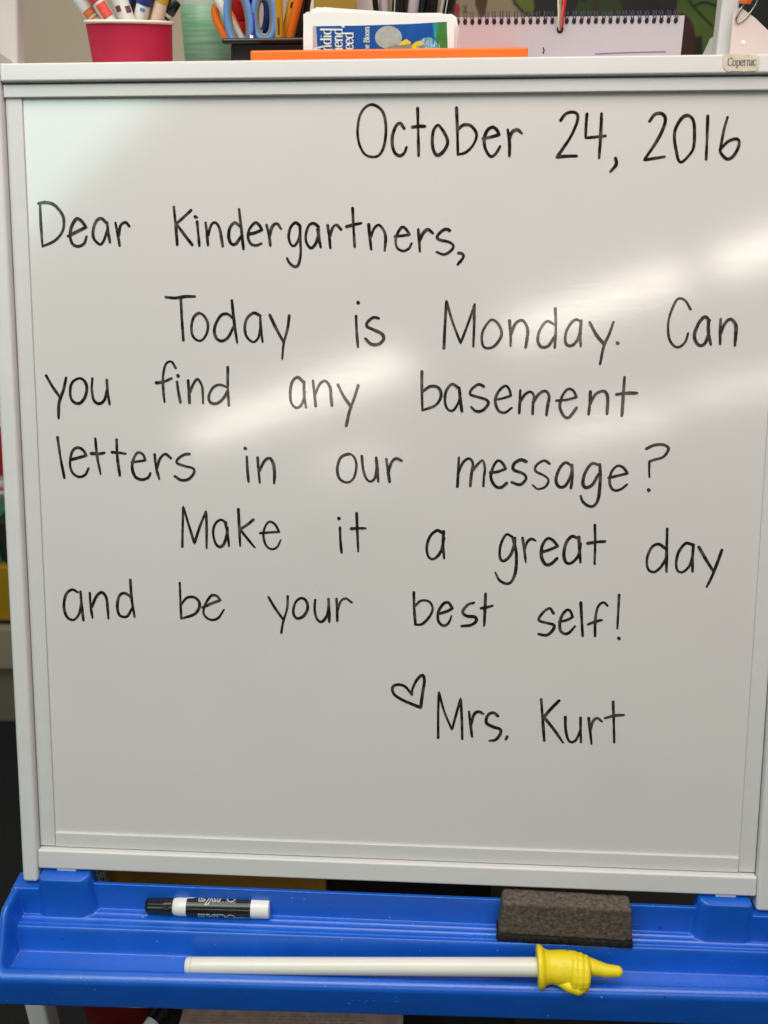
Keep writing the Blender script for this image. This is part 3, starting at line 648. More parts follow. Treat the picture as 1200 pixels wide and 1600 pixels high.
# three folded fingers seen from the back of the hand: a stack of bent knuckles curling under the palm
for a_, r_, b_o in ((.0360, .0186, .0035), (.0412, .0184, .0045), (.0462, .0168, .0050)):
    pts = []
    for q in range(9):
        an = R(-78 + q * 23); pts.append(hp(a_ - .004 * (q / 8) ** 2, b_o + (r_ - .0048) * math.sin(an), .0020 + (r_ * .80 - .0048) * math.cos(an) * .95))
    capsule(pts, [.0050] * 9)
    blob(hp(a_ - .002, b_o), r_ * .86, .34, 1, .80)
# thumb folded across below, its tip making a bump
capsule([hp(.0200, .0140, .002), hp(.0290, .0175, .004), hp(.0370, .0195, .003), hp(.0430, .0170, .002)], [.0040, .0058, .0062, .0055])
hand = from_bm('pointing_hand', hbm, 'yellow_rubber', ptr, True, 'yellow rubber hand with the index finger stretched out')
md = hand.modifiers.new('remesh', 'REMESH'); md.mode = 'VOXEL'; md.voxel_size = .0005; md.use_smooth_shade = True
md = hand.modifiers.new('smooth', 'SMOOTH'); md.factor = .5; md.iterations = 3

# ------------------------------------------------------------------ things on the shelf
SZ = 1.3062
# red cup
cw = onY(200, 34, .27); cup_r = (onY(266, 36, .27) - onY(133, 34, .27)).length / 2
cup = thing('red_paper_cup', 'red paper cup with a cream rolled rim holding colouring markers', 'cup', (cw.x, .27, SZ))
cz = Vector((cw.x, .27, 0)); cz.z = SZ; hgt = onY(200, 33, .27 - cup_r).z - SZ
axc = Vector((.02, 0, 1)).normalized()
lathe('cup_body', cz, axc, [(0, cup_r * .88), (hgt - .001, cup_r * .975), (hgt - .001, cup_r * .955), (.004, cup_r * .86)], 'red_paper', cup, n=64, caps=(True, True))
rim_c = cz + axc * hgt; V = []
pts = [rim_c + Vector((math.cos(a * math.pi / 24) * cup_r * .985, math.sin(a * math.pi / 24) * cup_r * .985, -math.cos(a * math.pi / 24) * cup_r * .02)) for a in range(48)]
tube('rolled_rim', pts, .0016, 'cream', cup, 10, True)
def pen(x0, y0, x1, y1, Y, r, barrel, cap, label, capfrac=None, patch=None, group=None, tip=.05, name='felt_tip_marker', cat='marker', prints=()):
    """pen standing so that its axis passes photo points (x0,y0) low and (x1,y1) high, at distance Y; cap starts at capfrac of the way to the upper point"""
    a = onY(x0, y0, Y); b = onY(x1, y1, Y); d = (b - a).normalized()
    base = a - d * max(0, (a.z - (SZ + .004)) / max(.2, d.z)); L = (b - base).length
    t = thing(name, label, cat, base, group)
    cl = L * 1 if capfrac is None else (a - base).length + (b - a).length * capfrac
    if cap is None:
        lathe('barrel', base, d, [(0, r * .6), (.002, r), (L + tip, r)], barrel, t, 24)
    else:
        lathe('barrel', base, d, [(0, r * .6), (.002, r), (cl, r)], barrel, t, 24)
        lathe('cap', base, d, [(cl - .0005, r * 1.04), (cl, r * 1.10), (max(cl + .012, L + tip), r * 1.0), (max(cl + .013, L + tip + .001), r * .8)], cap, t, 24, caps=(True, True))
    la = (a - base).length; lb = (b - a).length
    view = (CAM - a).normalized(); dd, ss, tt = frame_of(d)
    av = math.atan2(view.dot(tt), view.dot(ss))
    for (f0, f1, m, off, wid) in prints:
        lathe('printed_band' if wid >= 180 else 'printed_patch', base, d, [(la + lb * f0, r * 1.03), (la + lb * (f0 * .5 + f1 * .5), r * 1.035), (la + lb * f1, r * 1.03)], m, t, 12, ang=(av + R(off - wid / 2), av + R(off + wid / 2)))
    return t
G1 = 'colouring markers standing in the red cup'
pen(150, 32, 126, 0, .262, .0065, 'white_plastic', None, 'white marker with orange print, furthest left in the red cup', prints=((.20, .50, 'orange_print', 0, 120), (.02, .12, 'orange_print', 0, 110)), group=G1)
pen(172, 32, 152, 0, .252, .0068, 'white_plastic', 'coral', 'white marker with a coral red oval and cap in the red cup', .92, prints=((.10, .78, 'coral', -6, 85),), group=G1)
pen(199, 32, 187, 0, .248, .0073, 'white_plastic', None, 'plain white marker with two brown marks in the middle of the red cup', prints=((.28, .60, 'brown_print', -38, 44), (.46, .74, 'brown_print', 34, 40)), group=G1)
pen(214, 32, 214, -10, .290, .0068, 'dark_leaf', 'dark_blue', 'dark blue capped marker behind the white ones in the red cup', .6, group=G1)
pen(219, 32, 226, 0, .260, .0064, 'white_plastic', 'blue_ink', 'white marker with a navy cap in the red cup', .78, prints=((.46, .62, 'steel_blue', 0, 40),), group=G1)
pen(235, 32, 240, 0, .272, .0062, 'yellow_ink', 'peach', 'yellow marker with a peach cap in the red cup', .85, group=G1)
pen(245, 32, 252, 0, .266, .0062, 'peach', 'yellow_ink', 'peach marker with a yellow cap in the red cup', .9, group=G1)
pen(253, 33, 270, 7, .274, .0060, 'white_plastic', 'black_plastic', 'white marker with black cap and stripes, furthest right in the red cup', .55, prints=((.05, .16, 'black_plastic', -8, 80), (.24, .36, 'black_plastic', -8, 80)), group=G1, tip=0)

# canister behind
cc0 = onY(325, 50, .37); can = thing('wipes_canister', 'pale canister with a green printed label behind the scissors', 'canister', (cc0.x, .37, SZ))
cr = (onY(364, 50, .37) - onY(286, 50, .37)).length / 2; ch_ = onY(320, 9, .37).z - SZ
lathe('label', (cc0.x, .37, SZ), (0, 0, 1), [(0, cr * .98), (.001, cr), (ch_, cr), (ch_ + .0005, cr * .98)], 'canister', can)
lathe('shoulder', (cc0.x, .37, SZ + ch_), (0, 0, 1), [(.0005, cr * .985), (.012, cr * .985), (.03, cr * .9), (.036, cr * .6)], 'canister_top', can)

# black organiser with scissors and pencils
ob = thing('black_desk_organiser', 'black plastic desk organiser with a flared rim holding scissors and pencils', 'organiser', (.19, .30, SZ))
xl = onY(361, 70, .265).x; xr = onY(500, 70, .265).x; zt = onY(420, 64, .265).z
box('body', ((xl + xr) / 2, .305, (SZ + zt) / 2 - .001), ((xr - xl) / 2, .040, (zt - SZ) / 2), 'black_plastic', ob, .002)
xl2 = onY(346, 64, .258).x
box('rim', ((xl2 + xr + .008) / 2, .305, zt + .0002), ((xr + .008 - xl2) / 2, .047, .0025), 'black_plastic', ob, .0018)
def loop(name, cx, cy, rx, ry, Y, rad, m, parent, tilt=0, squash=1.0, n=40, sup=2.4, yaw=0):
    c = onY(cx, cy, Y); kx = (onY(cx + 1, cy, Y) - c).length; pts = []
    for i in range(n):
        a = 2 * math.pi * i / n; ca, sa = math.cos(a), math.sin(a)
        x = rx * kx * math.copysign(abs(ca) ** (2 / sup), ca); z = ry * kx * math.copysign(abs(sa) ** (2 / sup), sa)
        x, z = x * math.cos(tilt) - z * math.sin(tilt), x * math.sin(tilt) + z * math.cos(tilt)
        pts.append(c + Vector((x * math.cos(yaw), x * math.sin(yaw), z)))
    return tube(name, pts, rad, m, parent, 10, True, squash=squash)
sc1 = thing('scissors', 'blue and grey handled scissors standing in the black organiser', 'scissors', (.17, .275, SZ + .005))
loop('handle', 373, 31, 18, 38, .274, .0023, 'steel_blue', sc1, R(4), 1.3)
loop('grip_lining', 373, 31, 14.6, 34.5, .2745, .0020, 'grey_rubber', sc1, R(4), 1.5)
loop('handle', 413, 27, 16.5, 31, .277, .0023, 'steel_blue', sc1, R(-3), 1.3)
loop('grip_lining', 413, 27, 13.2, 27.5, .2775, .0021, 'grey_rubber', sc1, R(-3), 1.5)
tube('blade', [onY(393, 55, .272), onY(396, 110, .272)], .0035, 'metal', sc1, 8)
tube('shank', [onY(391, 20, .276), onY(393, 45, .276), onY(397, 78, .276)], .0042, 'blue_ink', sc1, 8)
sc2 = thing('scissors', 'orange handled scissors leaning at the left end of the organiser', 'scissors', (.13, .285, SZ + .005))
loop('handle', 354, 37, 11.5, 27, .288, .0029, 'pencil_orange', sc2, R(26), 1.3)
tube('blade', [onY(366, 62, .288), onY(372, 110, .288)], .0035, 'metal', sc2, 8)
sc3 = thing('scissors', 'dark blue handled scissors behind the blue and grey ones', 'scissors', (.20, .31, SZ + .005))
loop('handle', 408, 24, 10, 24, .300, .0030, 'dark_blue', sc3, R(-8), 1.3)
tube('blade', [onY(408, 48, .30), onY(410, 110, .30)], .0035, 'metal', sc3, 8)
pen(378, 62, 340, 0, .284, .0042, 'white_plastic', None, 'white and silver pen leaning through the scissor handles', name='pen', cat='pen')
pen(377, 62, 370, 2, .312, .0085, 'red', 'red', 'thick red marker behind the scissor handles', .5)
pen(421, 62, 424, 2, .318, .0040, 'coral', None, 'thin coral pen seen through the right scissor handle', name='pen', cat='pen')
pen(436, 62, 434, 0, .279, .0045, 'pencil', None, 'yellow pencil with faint print, upright at the right of the scissors', name='pencil', cat='pencil', prints=((.12, .55, 'brown', 0, 25),))
pen(444, 62, 457, 0, .288, .0040, 'pencil', None, 'dark yellow pencil leaning right between two others', name='pencil', cat='pencil', prints=((.8, .95, 'black_plastic', -20, 60),))
pen(453, 60, 466, 0, .283, .0042, 'pencil_orange', None, 'bright orange pencil leaning right in the organiser', name='pencil', cat='pencil')
pen(462, 62, 470, 0, .292, .0042, 'dark_board', None, 'dark grey pen behind the orange pencil', name='pen', cat='pen')
pen(470, 62, 480, 0, .300, .0040, 'black_plastic', None, 'black pen at the right end of the organiser', name='pen', cat='pen')
pen(394, 62, 396, 0, .325, .0060, 'dark_blue', None, 'navy pen standing behind the scissors', name='pen', cat='pen')
pen(368, 62, 366, -8, .330, .0050, 'maroon', None, 'maroon pen behind the left scissor loop', name='pen', cat='pen')

# orange tray on the shelf and the picture cards standing in it
oa = onY(391, 86, .232); ob_ = onY(825, 80, .232); ot = thing('orange_tray', 'shallow orange plastic tray lying on top of the easel', 'tray', ((oa.x + ob_.x) / 2, .27, SZ))
zt = onY(600, 76.5, .232).z; hx = (ob_.x - oa.x) / 2; cx = (oa.x + ob_.x) / 2
box('front_wall', (cx, .2335, (SZ + zt) / 2), (hx, .0022, (zt - SZ) / 2), 'orange', ot, .0018, seg=3)
box('back_wall', (cx, .3365, (SZ + zt) / 2), (hx, .0022, (zt - SZ) / 2), 'orange', ot, .0018, seg=3)
box('base', (cx, .285, SZ + .001), (hx - .002, .049, .001), 'orange', ot, .0004)
for sx in (-1, 1): box('end_wall', (cx + sx * (hx - .0022), .285, (SZ + zt) / 2 - .0004), (.0022, .0490, (zt - SZ) / 2 - .0004), 'orange', ot, .0016)
CY = .243; back = Vector((0, .0006, 0))
def card(pts, Y, label, lean=.12):
    z0 = SZ + .0025; out = []
    for x, y in pts:
        P = onY(x, y, Y); out.append(P)
    bx = [P for P in out]
    t = thing('picture_card', label, 'card', ((out[0].x + out[-1].x) / 2, Y, z0), 'white laminated picture cards in the orange tray')
    o = sheet('card_sheet', [Vector((P.x, P.y, max(P.z, z0))) for P in out], back * 1, 'white_card', t); return t, o
cards = [
 ([(474, 95), (474, 22), (482, 18.5), (560, 20.5), (640, 23), (700, 25.5), (707, 29), (710, 40), (709, 95)], 'front white card of the stack printed with a blue picture'),
 ([(477, 95), (478, 19), (520, 15.5), (600, 20.5), (700, 24), (714, 30), (713, 95)], 'second white card of the stack, just behind the blue picture'),
 ([(480, 95), (486, 14), (508, 11), (620, 21), (706, 22), (713, 27), (717, 44), (714, 95)], 'third white card of the stack with its top corner raised'),
 ([(484, 95), (494, 11), (530, 13), (640, 20.5), (690, 20), (716, 40), (718, 70), (715, 95)], 'rearmost white card of the stack'),
]
for i, (pts, lb) in enumerate(cards):
    t, o = card(pts, CY + .0032 * i, lb)
    if i == 0: cardroot, cardsheet = t, o
def cp(x, y, z=0): P = onY(x, y, CY); return Vector((P.x, CY - .0002 - z, P.z))
def flat(name, outline, m, z, parent):
    pts = [cp(x, y, z) for x, y in outline]
    return mesh(name, pts, [tuple(range(len(pts)))], m, parent)
pr_ = flat('printed_cover', [(489, 92), (489, 41), (560, 40), (640, 37.5), (698, 34), (700, 92)], 'blue_print', 0, cardsheet)
flat('printed_border', [(489.3, 92), (489.3, 41.4), (494, 41.2), (497, 92)], 'lilac', .0001, cardsheet)
flat('printed_green', [(684, 92), (680, 60), (683, 36), (697.7, 34.6), (699.5, 92)], 'green_print', .0001, cardsheet)
flat('printed_teal', [(678, 58), (676, 36), (682.5, 35.4), (684, 45), (681, 62)], 'cyan_print', .00012, cardsheet)
flat('silver_seal', [(607 + 21 * math.cos(a * math.pi / 14), 58.5 + 18 * math.sin(a * math.pi / 14)) for a in range(28)], 'silver', .0002, cardsheet)
V = []; F = []
rf = random.Random(9)
flat('printed_fur', [(668 + 20 * math.cos(a * math.pi / 12), 80 + 22 * math.sin(a * math.pi / 12)) for a in range(12, 25)], 'fur_base', .0001, cardsheet)
for i in range(230):
    a = rf.uniform(math.pi, 2 * math.pi); rr = rf.uniform(.1, 1) ** .6; x = 668 + 20 * rr * math.cos(a) ; y = 80 + 22 * rr * math.sin(a)
    ribbon_data([(x, y), (x + rf.uniform(-2, 2), y + rf.uniform(3, 6))], lambda t: 1.3, lambda X_, Y_, z: cp(X_, Y_, z), V, F, .00012 + .000001 * i, endcap=False)
flf = mesh('printed_feathers', V, F, 'pale_blue', cardsheet); flf['kind'] = 'stuff'
flat('printed_shape', [(600, 80), (606, 74), (625, 68), (642, 67), (644, 80)], 'grey_print', .00024, cardsheet)
flat('printed_shape', [(622, 71), (627, 65), (635, 61), (641, 65), (642, 68.5)], 'yellow_print', .0003, cardsheet)
flat('printed_shape', [(644, 80), (643, 71), (650, 65), (658, 64), (663, 69), (650, 73), (657, 77), (668, 78), (669, 80)], 'yellow_print', .00034, cardsheet)
flat('printed_shape', [(652, 73), (663, 70), (664, 77)], 'grey_print', .00038, cardsheet)
pxs = (onY(601, 60, CY) - onY(600, 60, CY)).length
def vert_text(name, s, x, y, sizepx, thick=.17, thin=.05, sq=.9):
    # reads upwards: text x runs up the picture, text y runs to the left
    serif(name, s, lambda a, b, z: cp(x - b / pxs * 1, y - a / pxs, .0004 + z), sizepx * pxs, 'white_print', cardsheet, thick, thin, sq)
vert_text('cover_lettering', 'A', 505, 81, 15, .18, .06, .9)
vert_text('cover_lettering', 'ndid', 517.5, 80, 17, .165, .06, .98)
vert_text('cover_lettering', 'iend,', 535, 78.5, 17, .165, .06, .98)
vert_text('cover_lettering', 'eed', 552, 77.5, 17, .165, .06, .98)
vert_text('cover_lettering', 'ne Bloom', 577, 79, 8.7, .15, .07, .95)

# spiral bound pad
PY = .335
pad = thing('spiral_pad', 'spiral bound pad with a blank lilac white back standing on the shelf', 'pad', (.5, PY, SZ))
def padp(x, y, Y=PY): return onY(x, y, Y)
o = sheet('back_cover', [padp(690, 100), padp(690, 27), padp(800, 26.5), padp(960, 25), (padp(1070, 24)), padp(1062, 100)], Vector((0, .0012, 0)), 'lilac', pad)
o = sheet('page_block', [padp(692, 100, PY + .0016), padp(692, 29, PY + .0016), padp(1066, 26.5, PY + .0016), padp(1060, 100, PY + .0016)], Vector((0, .006, 0)), 'white_card', pad)
NR = 32; ringmesh = None; holemesh = None
for i in range(NR):
    x = 704 + (1056 - 704) * i / (NR - 1); y = 33.5 - 2.3 * i / (NR - 1)
    if abs(x - 876) < 5: continue
    P = padp(x, y)
    if ringmesh is None:
        V = []; F = []
        for dx in (-.0013, .0013):
            pts = [Vector((dx * (1 - .6 * (a == 0)), 0, 0)) + Vector((0, .0035 - .0050 * math.cos(a * math.pi / 7) * 1, .0058 * math.sin(a * math.pi / 7) + .0016 * min(a, 2))) for a in range(0, 8)]
            tv, tf = tube_data(pts, .00042, 6); b0 = len(V); V += tv; F += [tuple(b0 + q for q in f) for f in tf]
        rg = mesh('wire_ring', V, F, 'wire', None, True, centre=False); ringmesh = rg.data
        hl = mesh('punched_hole', [(.0020 * math.cos(a * math.pi / 6), -.0001, .0026 * math.sin(a * math.pi / 6)) for a in range(12)], [tuple(range(12))], 'hole', None, centre=False); holemesh = hl.data
    else:
        rg = bpy.data.objects.new('wire_ring', ringmesh); C.objects.link(rg)
        hl = bpy.data.objects.new('punched_hole', holemesh); C.objects.link(hl)
    rg.parent = pad; rg.location = P - Vector((0, 0, .0003)) - pad.location; rg.rotation_euler = (0, random.uniform(-.12, .12), 0)
    hl.parent = pad; hl.location = P - Vector((0, .0003, .0005)) - pad.location
hp_ = padp(875, 46)
mesh('punched_hole', [hp_ + Vector((.0034 * math.cos(a * math.pi / 8), -.0004, .0036 * math.sin(a * math.pi / 8))) for a in range(16)], [tuple(range(16))], 'dark_leaf', pad, False, 'large hanging hole in the middle of the pad')
V = []; F = []
ribbon_data([(849, 75), (850, 79), (849, 83)], lambda t: 2.2, lambda x, y, z: padp(x, y) + Vector((0, -.0004, 0)), V, F); mesh('printed_mark', V, F, 'dark_blue', pad)
ribbon_data([(930, 84.2), (985, 82.0), (1040, 80.8)], lambda t: 1.6, lambda x, y, z: padp(x, y) + Vector((0, -.0004, 0)), V2 := [], F2 := []); mesh('printed_line', V2, F2, 'violet_ink', pad)
cord = thing('hanging_cord', 'multicoloured cord hanging down through the pad\'s middle hole', 'cord', hp_)
for i, (x0, x1, m) in enumerate(((873, 872.5, 'cream'), (876, 876, 'beige_edge'), (878.5, 881, 'coral'), (880, 884, 'bright_red'), (874.5, 874, 'green_print'))):
    tube('strand', [onY(x1, -40, PY - .008), onY(x1, 0, PY - .007), onY(x0, 25, PY - .006), onY(x0 - .8, 38, PY - .004), onY(874.5 + .3 * i, 47, PY - .001)], .0010 if i != 4 else .0006, m, cord, 8)

# papers, pens further back above the cards
BY = .46
def rect(name, x0, y0, x1, y1, Y, m, label, cat, th=.002, dx=0):
    pts = [onY(x0, y1, Y), onY(x0 + dx, y0, Y), onY(x1 + dx, y0, Y), onY(x1, y1, Y)]
    o = sheet(name, pts, Vector((0, th, 0)), m); tag(o, label, cat); return o
rect('mustard_folder', 488, -60, 556, 100, .42, 'mustard', 'mustard yellow paper folder behind the white cards', 'folder', .004)
rect('tan_sheet', 556, -60, 592, 100, .44, 'pink_card', 'pinkish tan sheet next to the mustard folder', 'sheet', .002)
rect('brown_book', 474, -60, 485, 100, .43, 'maroon', 'dark brown book spine left of the thin white stick', 'book', .02)
pen(487, 40, 487, 0, .36, .0022, 'white_card', None, 'thin bright white stick above the cards left corner', name='white_stick', cat='stick')
G2 = 'black pens standing behind the white cards'
holder = thing('pen_holder', 'clear and black pen holder hidden behind the white cards', 'pen holder', (onY(650, 60, .40).x, .40, SZ))
hx0, hx1 = onY(584, 60, .385).x, onY(712, 60, .385).x
box('holder_body', ((hx0 + hx1) / 2, .405, SZ + .012), ((hx1 - hx0) / 2, .022, .012), 'black_plastic', holder, .002)
for i, (x0, x1, r, m, lb) in enumerate((
  (590, 586, .0030, 'black_plastic', 'slim black pen furthest left behind the cards'),
  (603, 600, .0052, 'lilac', 'pale grey pen between two black ones behind the cards'),
  (620, 622, .0062, 'black_plastic', 'thick black marker left of the second pale pen'),
  (634, 636, .0052, 'dark_board', 'charcoal pen in the middle of the row behind the cards'),
  (643, 647, .0056, 'lilac', 'second pale grey pen leaning right behind the cards'),
  (657, 661, .0062, 'black_plastic', 'black marker leaning right, right of the pale pens'),
  (671, 676, .0060, 'black_plastic', 'black marker beside the pinkish white pen'),
  (684, 693, .0034, 'pink_card', 'slim pinkish white pen leaning right behind the cards'),
  (697, 704, .0060, 'black_plastic', 'black marker with a silver line, nearest the tan poster'))):
    pen(x0, 40, x1, 0, .398 + .006 * (i % 2), r, m, None, lb, name='pen', cat='pen', group=G2, prints=((.0, 1, 'silver_print', 30, 10),) if i in (2, 8) else ())

# poster wall at right
PYY = 1.2
pos = thing('leaf_poster', 'tan and dark green poster of large jungle leaves behind the pad', 'poster', (onY(900, 0, PYY).x, PYY, .9))
def pp(x, y, z=0): P = onY(x, y, PYY); P = P + (CAM - P).normalized() * 0; return Vector((P.x, PYY - z, P.z))
def pflat(name, outline, m, z):
    pts = [pp(x, y, z) for x, y in outline]; return mesh(name, pts, [tuple(range(len(pts)))], m, pos)
sheet('backing_board', [pp(590, 330), pp(590, -300), pp(1330, -300), pp(1330, 330)], Vector((0, .006, 0)), 'poster', pos)
pflat('printed_area', [(838, 330), (834, 20), (826, -20), (835, -120), (850, -299), (1329, -299), (1329, 329)], 'dark_leaf', .001)
pflat('printed_leaf', [(796, -20), (803, 6), (818, 20), (832, 26), (835, 10), (830, -20), (815, -90), (800, -60)], 'olive', .002)
pflat('printed_leaf', [(905, 60), (897, 20), (908, -10), (925, -60), (960, -20), (975, 20), (965, 60)], 'mid_leaf', .002)
pflat('printed_leaf', [(1058, 90), (1056, 20), (1064, -40), (1100, -90), (1130, -20), (1128, 60), (1105, 100)], 'green_leaf', .002)
pflat('printed_leaf', [(985, 60), (990, 0), (1005, -80), (1030, 0), (1034, 60)], 'dark_board', .0022)
pflat('printed_stem', [(929, 40), (928, -60), (932, -60), (934, 40)], 'maroon', .003)
pflat('printed_disc', [(1062 + 24 * math.cos(a * math.pi / 16), 62 + 42 * math.sin(a * math.pi / 16)) for a in range(32)], 'maroon', .004)
pflat('printed_leaf', [(1080, 100), (1086, 58), (1096, 55), (1098, 100)], 'dark_leaf', .003)
V = []; F = []
for i, st in enumerate(('1072,-6 1082,8 1096,24 1112,40;1083,9 1094,4 1106,4 1120,10;798,-10 806,6 820,20 836,27;900,-14 915,2;', )):
    for pl in parse(st.strip(';')):
        V = []; F = []; ribbon_data(pl, lambda t: 2.2, lambda x, y, z: pp(x, y, .005 + z), V, F); mesh('printed_vein', V, F, 'dark_leaf', pos)
pass
pflat('printed_figure', [(741, -30), (743, 8), (749, 22), (752, 28), (757, 22), (761, 5), (763, -30)], 'brown', .002)
pflat('printed_figure', [(706, 26), (708, 8), (716, 4), (719, 14), (714, 26)], 'bright_red', .002)
V = []; F = []
for i, pl in enumerate(parse('724,8 729,20;729,8 724,20')): ribbon_data(pl, lambda t: 1.2, lambda x, y, z: pp(x, y, .002 + z), V, F, .0002 * i)
mesh('printed_letter', V, F, 'brown', pos)

# hanging card on a ring at the far right
hcY = .34
hk = thing('ring_bound_card', 'laminated pinkish card on a metal ring right of the upright', 'card', onY(1170, 60, hcY))
sheet('card_sheet', [onY(1138, 110, hcY), onY(1146, 20, hcY), onY(1152, 12, hcY), onY(1160, 13, hcY), onY(1180, 28, hcY), onY(1215, 62, hcY), onY(1230, 110, hcY)], Vector((0, .0015, 0)), 'pink_card', hk)
loop('binder_ring', 1167, 14, 8, 23, hcY - .001, .0009, 'metal', hk, R(-35), n=30, sup=2)
mesh('punched_hole', [onY(1161.5 + 3.4 * math.cos(a * math.pi / 8), 66 + 3.2 * math.sin(a * math.pi / 8), hcY - .0003) for a in range(16)], [tuple(range(16))], 'white_card', hk)
tube('orange_clip', [onY(1156, -2, hcY - .004), onY(1174, -1, hcY - .004)], .004, 'orange', hk, 8)
sheet('sleeve', [onY(1095, 92, .40), onY(1110, 60, .40), onY(1120, 55, .40), onY(1120, 92, .40)], Vector((0, .001, 0)), 'canister_top', hk)

# ------------------------------------------------------------------ under and behind the board
box_ = lambda *a, **k: box(*a, **k)
lowsh = box('lower_shelf', (.34, .14, .300), (.345, .17, .008), 'dark_board', easel, .002)
# storage things that show through the slot between bottom rail and tray
f = onY(170, 1370, .06)
def slot_sheet(name, x0, x1, Y, ztop, zbot, m, th, label, cat):
    a = onY(x0, 1375, Y).x; b = onY(x1, 1375, Y).x
    o = box(name, ((a + b) / 2, Y + th / 2, (ztop + zbot) / 2), ((b - a) / 2, th / 2, (ztop - zbot) / 2), m, None, .001)
    return tag(o, label, cat)
slot_sheet('cardboard_file', 168, 508, .075, .60, .309, 'cardboard', .03, 'brown cardboard file standing behind the tray on the left', 'file')
slot_sheet('charcoal_folder', 512, 768, .085, .60, .309, 'dark_board', .03, 'charcoal folder right of the brown cardboard file', 'folder')
gb = thing('grey_booklet', 'grey green booklet with black marks at the left end of the slot', 'booklet', (onY(154, 1370, .065).x, .065, .31))
a = onY(136, 1375, .065).x; b = onY(167, 1375, .065).x
box('cover', ((a + b) / 2, .070, .45), ((b - a) / 2, .005, .14), 'grey_cover', gb, .001)
V = []; F = []
for i, pl in enumerate(parse('146,1356 150,1364;156,1354 154,1366;162,1353 159,1362;147,1372 152,1370 149,1378;156,1374 162,1372 158,1382;146,1384 152,1386')):
    ribbon_data(pl, lambda t: 1.6, lambda x, y, z: onY(x, y, .0645) - Vector((0, z, 0)), V, F, .0001 * i)
mesh('black_print', V, F, 'black_plastic', gb)
# through the gap under the tray
def low(x, y, Z=.36): return onZ(x, y, Z)
rb = thing('red_book_bin', 'dark red plastic bin under the left end of the tray', 'bin', low(170, 1640, .31))
a = low(118, 1585); b = low(228, 1585)
box('bin_body', ((a.x + b.x) / 2, .10, .345), ((b.x - a.x) / 2, .10, .035), 'binred', rb, .006, taper=.06)
box('bin_rim', ((a.x + b.x) / 2, .10, .382), ((b.x - a.x) / 2 + .004, .104, .004), 'binred', rb, .003)
ps = thing('paper_stack', 'stack of pinkish printed papers lying under the tray', 'paper stack', low(500, 1640, .31))
for i in range(6):
    p0 = low(268 + 3 * i, 1600, .36); p1 = low(610 + 4 * i, 1600, .36)
    z = .309 + .010 * (i + .5)
    box('sheet', ((p0.x + p1.x) / 2, .07 + .003 * (i % 3), z), ((p1.x - p0.x) / 2, .14, .0046), 'paper_pink', ps, .0008, label=None)
V = []; F = []
rt = random.Random(4)
for r_ in range(5):
    y = 1583 + r_ * 5; x = 300
    while x < 560:
        w_ = rt.uniform(4, 14); ribbon_data([(x, y + x * .012), (x + w_, y + (x + w_) * .012)], lambda t: 1.5, lambda X_, Y_, z: onZ(X_, Y_, .3690) + Vector((0, 0, z)), V, F, 0, endcap=False); x += w_ + rt.uniform(2, 6)
pt_ = mesh('printed_text', V, F, 'paper_ink', ps); pt_['kind'] = 'stuff'
bk = onZ(243, 1590, .375); mk = thing('chunky_marker', 'black capped white marker poking out below the tray', 'marker', bk - Vector((0, 0, .01)))
dk = Vector((-.35, -.75, -.2)).normalized()
lathe('cap', bk, -dk, [(-.004, .005), (-.003, .0075), (.012, .0085), (.013, .0065)], 'black_plastic', mk, 20)
lathe('barrel', bk + dk * .004, dk, [(0, .0075), (.07, .0085), (.071, .006)], 'white_plastic', mk, 20)
db = box('storage_tub', (.62, .12, .35), (.15, .10, .04), 'dark_board', None, .006, taper=.05)
tag(db, 'dark storage tub under the right end of the tray', 'tub')

# ------------------------------------------------------------------ the cabinet seen past the left leg
KY = .94
def kz(y, Y=KY): return onY(10, y, Y).z
kx = onY(40, 1000, KY).x
zc = kz(1040); zb = kz(1157); zt_ = kz(976)
cab = thing('low_cabinet', 'grey brown low cabinet with a beige top beyond the left leg', 'cabinet', (kx - .5, KY + .2, 0))
box('cabinet_body', (kx - .45, KY + .22, (zc + zb) / 2), (.62, .20, (zc - zb) / 2), 'cabinet', cab, .003)
box('cabinet_top', (kx - .45, KY + .205, (zc + zt_) / 2), (.63, .22, (zt_ - zc) / 2 - .001), 'beige_edge', cab, .003)
box('base_strip', (kx - .45, KY + .22, zb - .006), (.625, .205, .005), 'beige_edge', cab, .001)
box('plinth', (kx - .45, KY + .24, (zb - .012) / 2), (.60, .18, (zb - .012) / 2), 'black_plastic', cab, .001)
def kbox(name, y_top, y_bot, Y, m, label, cat, hw=.20, dep=.10, xoff=0, bev=.004, taper=0):
    z1, z0 = kz(y_top, Y), kz(y_bot, Y)
    o = box(name, (kx - .22 + xoff, Y + dep, (z1 + z0) / 2), (hw, dep, (z1 - z0) / 2), m, None, bev, taper=taper); return tag(o, label, cat)
yb = thing('yellow_bin', 'yellow book bin standing on the beige cabinet top', 'bin', (kx - .22, KY + .1, zt_))
z1, z0 = kz(888, KY - .0), zt_ + .001
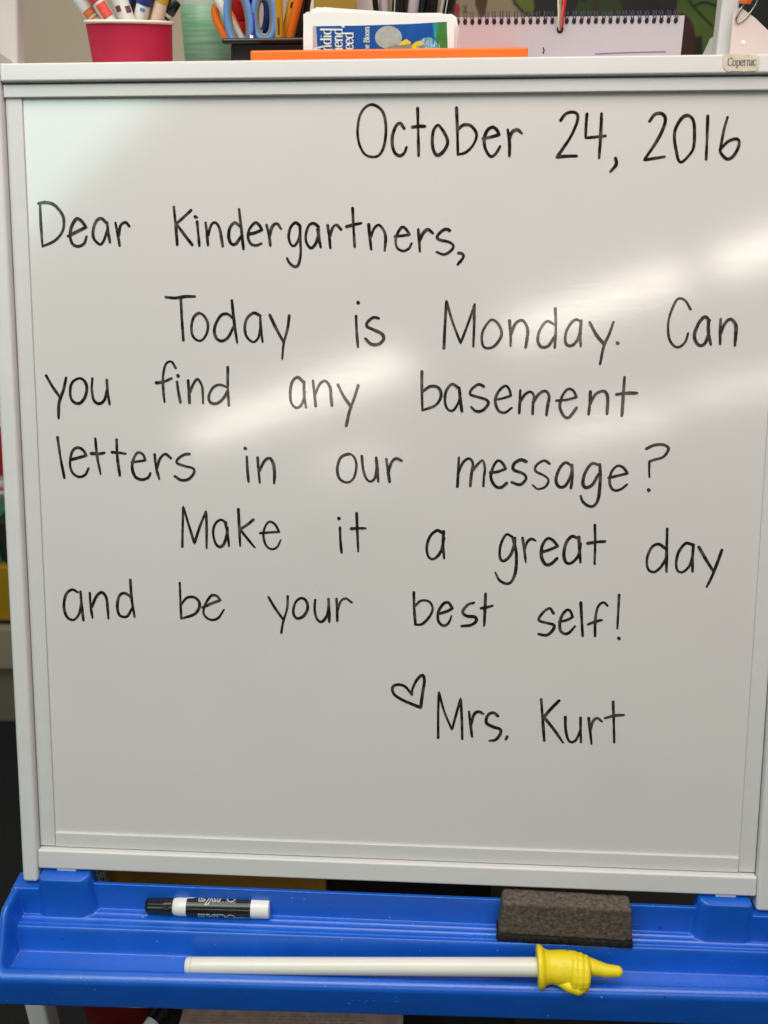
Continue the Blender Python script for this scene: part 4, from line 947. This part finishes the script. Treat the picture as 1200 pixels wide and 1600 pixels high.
box('bin_body', (kx - .20, KY + .085, (z1 + z0) / 2), (.24, .08, (z1 - z0) / 2), 'yellow_bin', yb, .004, taper=.03)
box('bin_rim', (kx - .20, KY + .085, z0 + .002), (.243, .083, .004), 'black_plastic', yb, .002)
for i, (dx, m_, lb) in enumerate(((.0, 'dark_board', 'black book in the yellow bin, nearest the leg'), (-.05, 'green_sign', 'dark green book in the yellow bin, second from the leg'), (-.10, 'dark_blue', 'navy book in the yellow bin, third from the leg'))):
    t = thing('book', lb, 'book', (kx + dx, KY + .08, z0 + .02), 'books in the yellow bin')
    box('cover', (kx + dx, KY + .08, z0 + .10 + (kz(852, KY) - z0 - .1) / 2), (.022, .06, (kz(852, KY) - z0 - .02) / 2), m_, t, .002)
# shelf unit further back carrying the red box
SH = 1.20
kbox('rear_shelf_unit', 776, 905, SH, 'cabinet', 'brown shelf unit standing behind the yellow bin', 'shelf', .40, .10, -.12, .004)
z_ = kz(776, SH)
for i in range(5):
    o = box('paper_pad', (kx - .20 + .004 * (i % 2), SH + .09, z_ + .0045 + .0085 * i), (.24, .08, .0036), ('white_card', 'coral', 'pink_card', 'white_card', 'lilac')[i], None, .0008)
    tag(o, ('lowest white paper pad under the red box', 'coral paper pad, second from the bottom under the red box', 'pinkish paper pad in the middle under the red box', 'white paper pad, second from the top under the red box', 'lilac paper pad directly under the red box')[i], 'paper pad', 'paper pads stacked under the red box')
zr = z_ + .0085 * 5 + .001; zr1 = kz(682, SH)
o = box('red_box', (kx - .20, SH + .085, (zr + zr1) / 2), (.21, .07, (zr1 - zr) / 2), 'bright_red', None, .004); tag(o, 'bright red box on the stack of paper pads behind the left leg', 'box')
sg = thing('small_sign', 'small white sign with green bands on top of the red box', 'sign', (kx - .18, SH + .05, zr1))
zs = kz(600, SH)
box('sign_board', (kx - .18, SH + .06, (zr1 + zs) / 2 + .001), (.17, .004, (zs - zr1) / 2), 'white_card', sg, .001)
for yy in (622, 646): box('green_band', (kx - .18, SH + .0545, kz(yy, SH)), (.165, .001, .004), 'green_sign', sg, 0)
